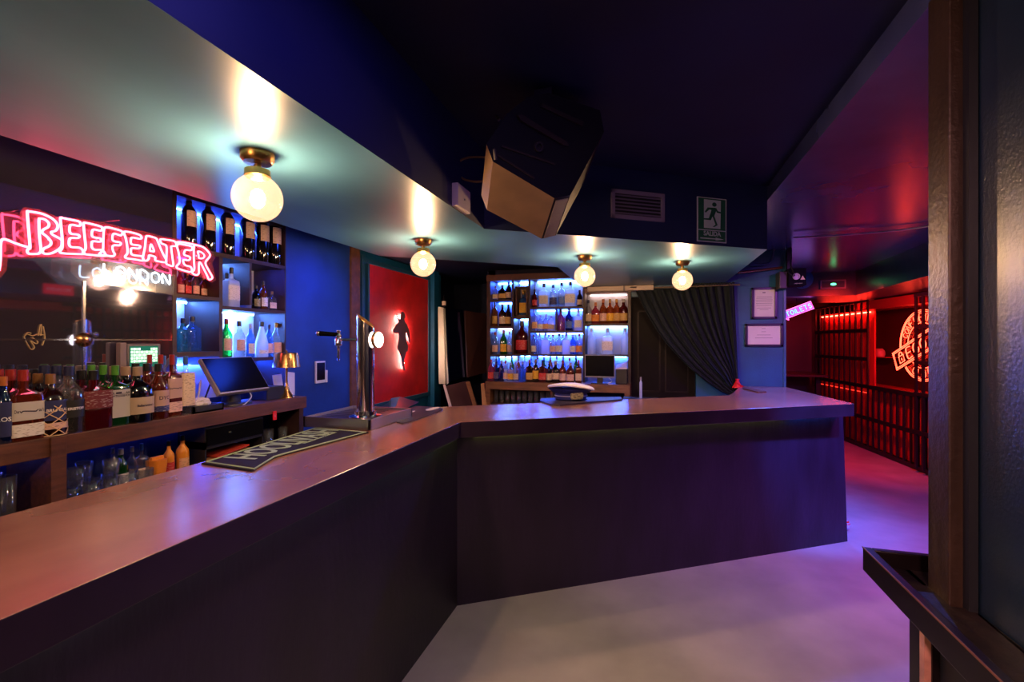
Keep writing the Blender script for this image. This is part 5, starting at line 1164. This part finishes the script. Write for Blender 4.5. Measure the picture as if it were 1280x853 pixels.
MB().sphere(tuple(tp_+Lx*.105+Vector((0, 0, .034))), .015, 14, 10).build('handle_tip', M['chrome'], tw, True)
MB().cyl(cc+right*.045, cc+right*.065-fwd*.01, .022, 16).build('badge_arm', M['brass'], tw, True)
bd = (right*.93-fwd*.36).normalized(); bp = cc+right*.060-fwd*.010
Tz = Matrix.Translation(bp) @ bd.to_track_quat('Z', 'Y').to_matrix().to_4x4()
MB().lathe([(.044, 0), (.045, .012), (.041, .018)], 30, Tz, False).build('badge_ring', M['brass'], tw, True)
MB().lathe([(.042, 0), (.042, .016), (.030, .022)], 30, Tz).build('lit_badge', glow('white lit badge', (1, .86, .80), 5.5), tw, True)
# wet tap accessories behind the tower
q = Vector((tx1-.12, tyy1+.10, Z1))
tag(fixn(MB().add([cz(488, 523)+Vector((0,0,.001)), cz(512, 509)+Vector((0,0,.001)), cz(524, 503)+Vector((0,0,.001)), cz(494, 505)+Vector((0,0,.001)), at_z(486, 503, 1.155), at_z(489, 498, 1.165), at_z(500, 496, 1.12), at_z(472, 511, 1.12)],
    [(0,1,2,6),(0,6,5,4),(0,4,7),(3,2,6),(3,6,5),(3,5,4,7)]).build('folded_rubber_mat', mat('glossy blue black rubber', (.012, .03, .055), .3))), 'dark blue glossy folded mat behind the beer tower', 'mat')
# second mat
m2 = [cz(489.5, 527), cz(504, 530.5), cz(514, 528), cz(552, 514.5), cz(554, 512), cz(548, 510), cz(520, 508.5), cz(512, 511)]
b2 = thing('bar_mat', 'black bar mat with white script lettering beside the drip tray', 'bar mat', tuple(m2[0]))
fixn(MB().extrude([(p.x, p.y, Z1) for p in m2], (0, 0, .005)).build('rubber_base', mat('plum black rubber', (.030, .018, .030), .55), b2))
d_ = (cz(552, 514)-cz(504, 530)); L2 = d_.length; d_.normalize(); pd = Vector((d_.y, -d_.x, 0))
T2 = Matrix(((d_.x, -pd.x, 0, 0), (d_.y, -pd.y, 0, 0), (0, 0, 1, 0), (0, 0, 0, 1)))
q = cz(507, 519)
put('lettering', text_mesh('Corona', .085, M['white'], Matrix.Translation((q.x, q.y, Z1+.0056)) @ T2 @ Matrix.Rotation(.25, 4, 'Z'), .0004, bold=.0025), b2)
q = cz(541, 512.2); MB().loft([(0, .085, .030, 2), (.001, .085, .030, 2)], 24, Matrix.Translation((q.x, q.y, Z1+.0052)) @ T2).build('printed_badge', mat('cream print', (.6, .5, .48), .6), b2)
# captain's cap on a dark mat
q = cz(711, 503); capc = Vector((q.x-.0, q.y+.115, Z1))
m3 = [cz(675, 503), cz(690, 508), cz(700, 508.3), cz(778, 501), cz(776, 498), cz(700, 499), cz(676, 500)]
m3b = tag(fixn(MB().extrude([(p.x, p.y, Z1) for p in m3], (0, 0, .012)).build('rubber_tray_mat', mat('dark plum rubber', (.022, .014, .028), .5))), 'dark rubber mat on the far counter under the white cap', 'bar mat')
cp = thing('captain_cap', 'white topped navy captain cap with gold emblem on the counter', 'cap', tuple(capc))
Mc = Matrix.Translation((capc.x, capc.y-.02, Z1+.012)) @ Matrix.Rotation(math.radians(16.4), 4, 'Z')
NV_ = mat('navy cap cloth', (.012, .014, .11), .6)
MB().loft([(0, .115, .10, 2), (.045, .120, .105, 2)], 36, Mc).build('head_band', NV_, cp, True)
MB().loft([(.045, .120, .105, 2), (.062, .150, .125, 2), (.082, .172, .140, 2)], 36, Mc).build('navy_crown_side', NV_, cp, True)
cr = MB(); n = 40; vs = []
for r_, dz in ((1.0, 0), (1.02, .008), (.96, .018), (.80, .024), (.5, .022), (.2, .020)):
    for k in range(n):
        a = 2*math.pi*k/n; x, y = .174*r_*math.cos(a), .142*r_*math.sin(a)
        saddle = .020*math.cos(2*a+.55)*r_
        vs.append((x, y, .082+dz-saddle*.55+.012*math.cos(a+2.6)*r_+.006))
cr.add(vs, [(i*n+k, i*n+(k+1) % n, (i+1)*n+(k+1) % n, (i+1)*n+k) for i in range(5) for k in range(n)]+[tuple(5*n+k for k in range(n)), ], Mc)
cr.build('white_crown', mat('white cap cloth', (.72, .66, .66), .7), cp, True)
MB().tube([Mc @ Vector((.122*math.cos(math.pi+math.pi*k/20), .107*math.sin(math.pi+math.pi*k/20), .030)) for k in range(21)], .003, 6).build('cord', mat('silver cord', (.45, .42, .5), .4), cp)
MB().loft([(0, .042, .010, 3), (.02, .05, .014, 3), (.045, .046, .012, 3), (.055, .030, .008, 3)], 20, Mc @ Matrix.Translation((.03, -.108, .012))).build('emblem', mat('gold wire emblem', (.34, .30, .16), .5, metal=.4, var=.6, vscale=90, bump=.4, bscale=200), cp, True)
vis = MB(); vs = []
for k in range(17):
    a = math.pi*1.08+math.pi*.84*k/16
    vs.append(Mc @ Vector((.112*math.cos(a), .10*math.sin(a), .006)))
for k in range(17):
    a = math.pi*1.08+math.pi*.84*k/16
    vs.append(Mc @ Vector((.125*math.cos(a), .10*math.sin(a)-.055*math.sin(math.pi*k/16), .001)))
vis.add(vs, [(k, k+1, 17+k+1, 17+k) for k in range(16)]).build('visor', M['black_gloss'], cp, True)
# wooden wedge at the wall
w3 = [cz(929, 484), cz(958, 491), cz(948, 491.5), cz(929, 487)]
tag(fixn(MB().extrude([(p.x, p.y, Z1) for p in w3], (0, 0, .010)).build('wooden_wedge', M['wood'])), 'flat brown wooden wedge on the counter next to the red tie', 'wedge')
# red and white ball by the end of the bar
q = at_z(1056, 664, 0); q = Vector((q.x+.0, q.y+.02, 0))
bl = thing('striped_ball', 'small red and white ball on the floor at the bar end', 'ball', (q.x, q.y, 0))
MB().sphere((q.x, q.y, .045), .045, 20, 12).build('ball', mat('blue white ball', (.5, .5, .75), .4), bl, True)
MB().loft([(.055, .0445, .0445, 2), (.075, .034, .034, 2), (.088, .014, .014, 2)], 20, Matrix.Translation((q.x, q.y, .001))).build('red_cap', M['red'], bl, True)
# red mirrored sign: hangs in the passage, seen only in the mirror
q = Vector((2.30, 4.25, 2.0))
rs = thing('no_exit_sign', 'small red no exit sign, seen reflected in the bar mirror', 'sign', tuple(q))
hdir = Vector((.21, 3.4, 0)).normalized(); hn = Vector((-hdir.y, hdir.x, 0))
MR = Matrix(((-hdir.x, hn.x, 0, 2.322), (-hdir.y, hn.y, 0, 4.25), (0, 0, 1, 2.22), (0, 0, 0, 1)))
MB().box((-.17, .002, -.065), (.17, .008, .065), MR).build('plate', mat('red sign', (.5, .01, .02), .5, emit=(.5, .01, .03), es=.35), rs)
put('lettering', text_mesh('SIN SALIDA', .055, M['white'], MR @ Matrix.Translation((0, .010, 0)) @ Matrix.Rotation(math.pi/2, 4, 'X') @ Matrix.Scale(1, 4, (1, 0, 0)), .0004), rs)

# ---------------------------------------------------------------- spots and area lights, most of them added without a fixture
def area(name, loc, target, size, energy, col, spread=math.pi):
    l = bpy.data.lights.new(name, 'AREA'); l.shape = 'DISK'; l.size = size; l.energy = energy; l.color = col; l.spread = spread
    o = bpy.data.objects.new(name, l); C.objects.link(o); o.location = loc
    o.rotation_euler = (Vector(target)-Vector(loc)).to_track_quat('-Z', 'Y').to_euler(); return o
def spot(name, loc, target, energy, col, ang=60, r=.03, blend=.6):
    l = bpy.data.lights.new(name, 'SPOT'); l.energy = energy; l.color = col; l.spot_size = math.radians(ang); l.spot_blend = blend; l.shadow_soft_size = r
    o = bpy.data.objects.new(name, l); C.objects.link(o); o.location = loc
    o.rotation_euler = (Vector(target)-Vector(loc)).to_track_quat('-Z', 'Y').to_euler(); return o
spot('blue_wall_fill', (-1.95, 3.0, 2.36), (-2.55, 3.05, 1.45), 30, (.02, .08, 1), 120, .15, 1.0)  # added blue wash for the left wall, no lamp modelled
spot('far_blue_spot', (-.55, 4.45, 2.36), (-.35, 3.15, 1.1), 110, (.02, .06, 1), 60, .08, .9)
spot('red_grille_fill', (2.45, 6.1, 2.12), (2.98, 7.4, 1.0), 120, (1, .02, .01), 130, .1, .9)  # unseen red light added to brighten the grille boards
spot('laser_beam', (1.36, 4.90, 2.10), (1.15, 4.3, 1.1), 70, (.06, .14, 1), 110)
spot('blue_bar_end_fill', (1.45, 2.2, 2.42), (1.25, 4.1, .80), 520, (.02, .16, 1), 34, .05, .8)  # added to turn the bar end blue, has no fixture
area('passage_violet_fill', (2.0, 2.6, 2.40), (1.9, 4.4, 0), .35, 26, (.62, .13, 1), 1.9)  # added violet fill for the passage, out of view
area('room_warm_fill', (-.1, -1.6, 2.45), (.3, 1.4, 0), .35, 12, (1, .50, .50), 1.5)  # warm pink fill added behind the camera for the floor
area('room_blue_fill', (-.3, .9, 2.50), (-.3, 1.2, 0), .2, 2.5, (.12, .10, 1))  # added blue fill just under the ceiling, out of view
area('blue_up_fill', (.2, 1.5, 1.9), (.2, 2.3, 2.6), .3, .25, (.02, .04, 1))  # blue disc in mid-air facing the ceiling, no fixture modelled

w = bpy.data.worlds.new('world'); bpy.context.scene.world = w; w.use_nodes = True
w.node_tree.nodes['Background'].inputs[0].default_value = (.02, .02, .06, 1); w.node_tree.nodes['Background'].inputs[1].default_value = .15

cam = bpy.data.cameras.new('camera'); co = bpy.data.objects.new('camera', cam); C.objects.link(co)
cam.sensor_width = 36; cam.lens = F*36/1280; cam.clip_start = .02
co.location = (0, 0, HC); co.rotation_euler = (math.pi/2, 0, math.asin(SI))
sc = bpy.context.scene; sc.camera = co
sc.view_settings.view_transform = 'Standard'; sc.view_settings.look = 'None'; sc.view_settings.gamma = 1; sc.view_settings.exposure = 0.8
sc.view_settings.use_curve_mapping = False
sc.cycles.max_bounces = 8; sc.cycles.transparent_max_bounces = 24; sc.cycles.sample_clamp_indirect = 3; sc.cycles.use_denoising = True
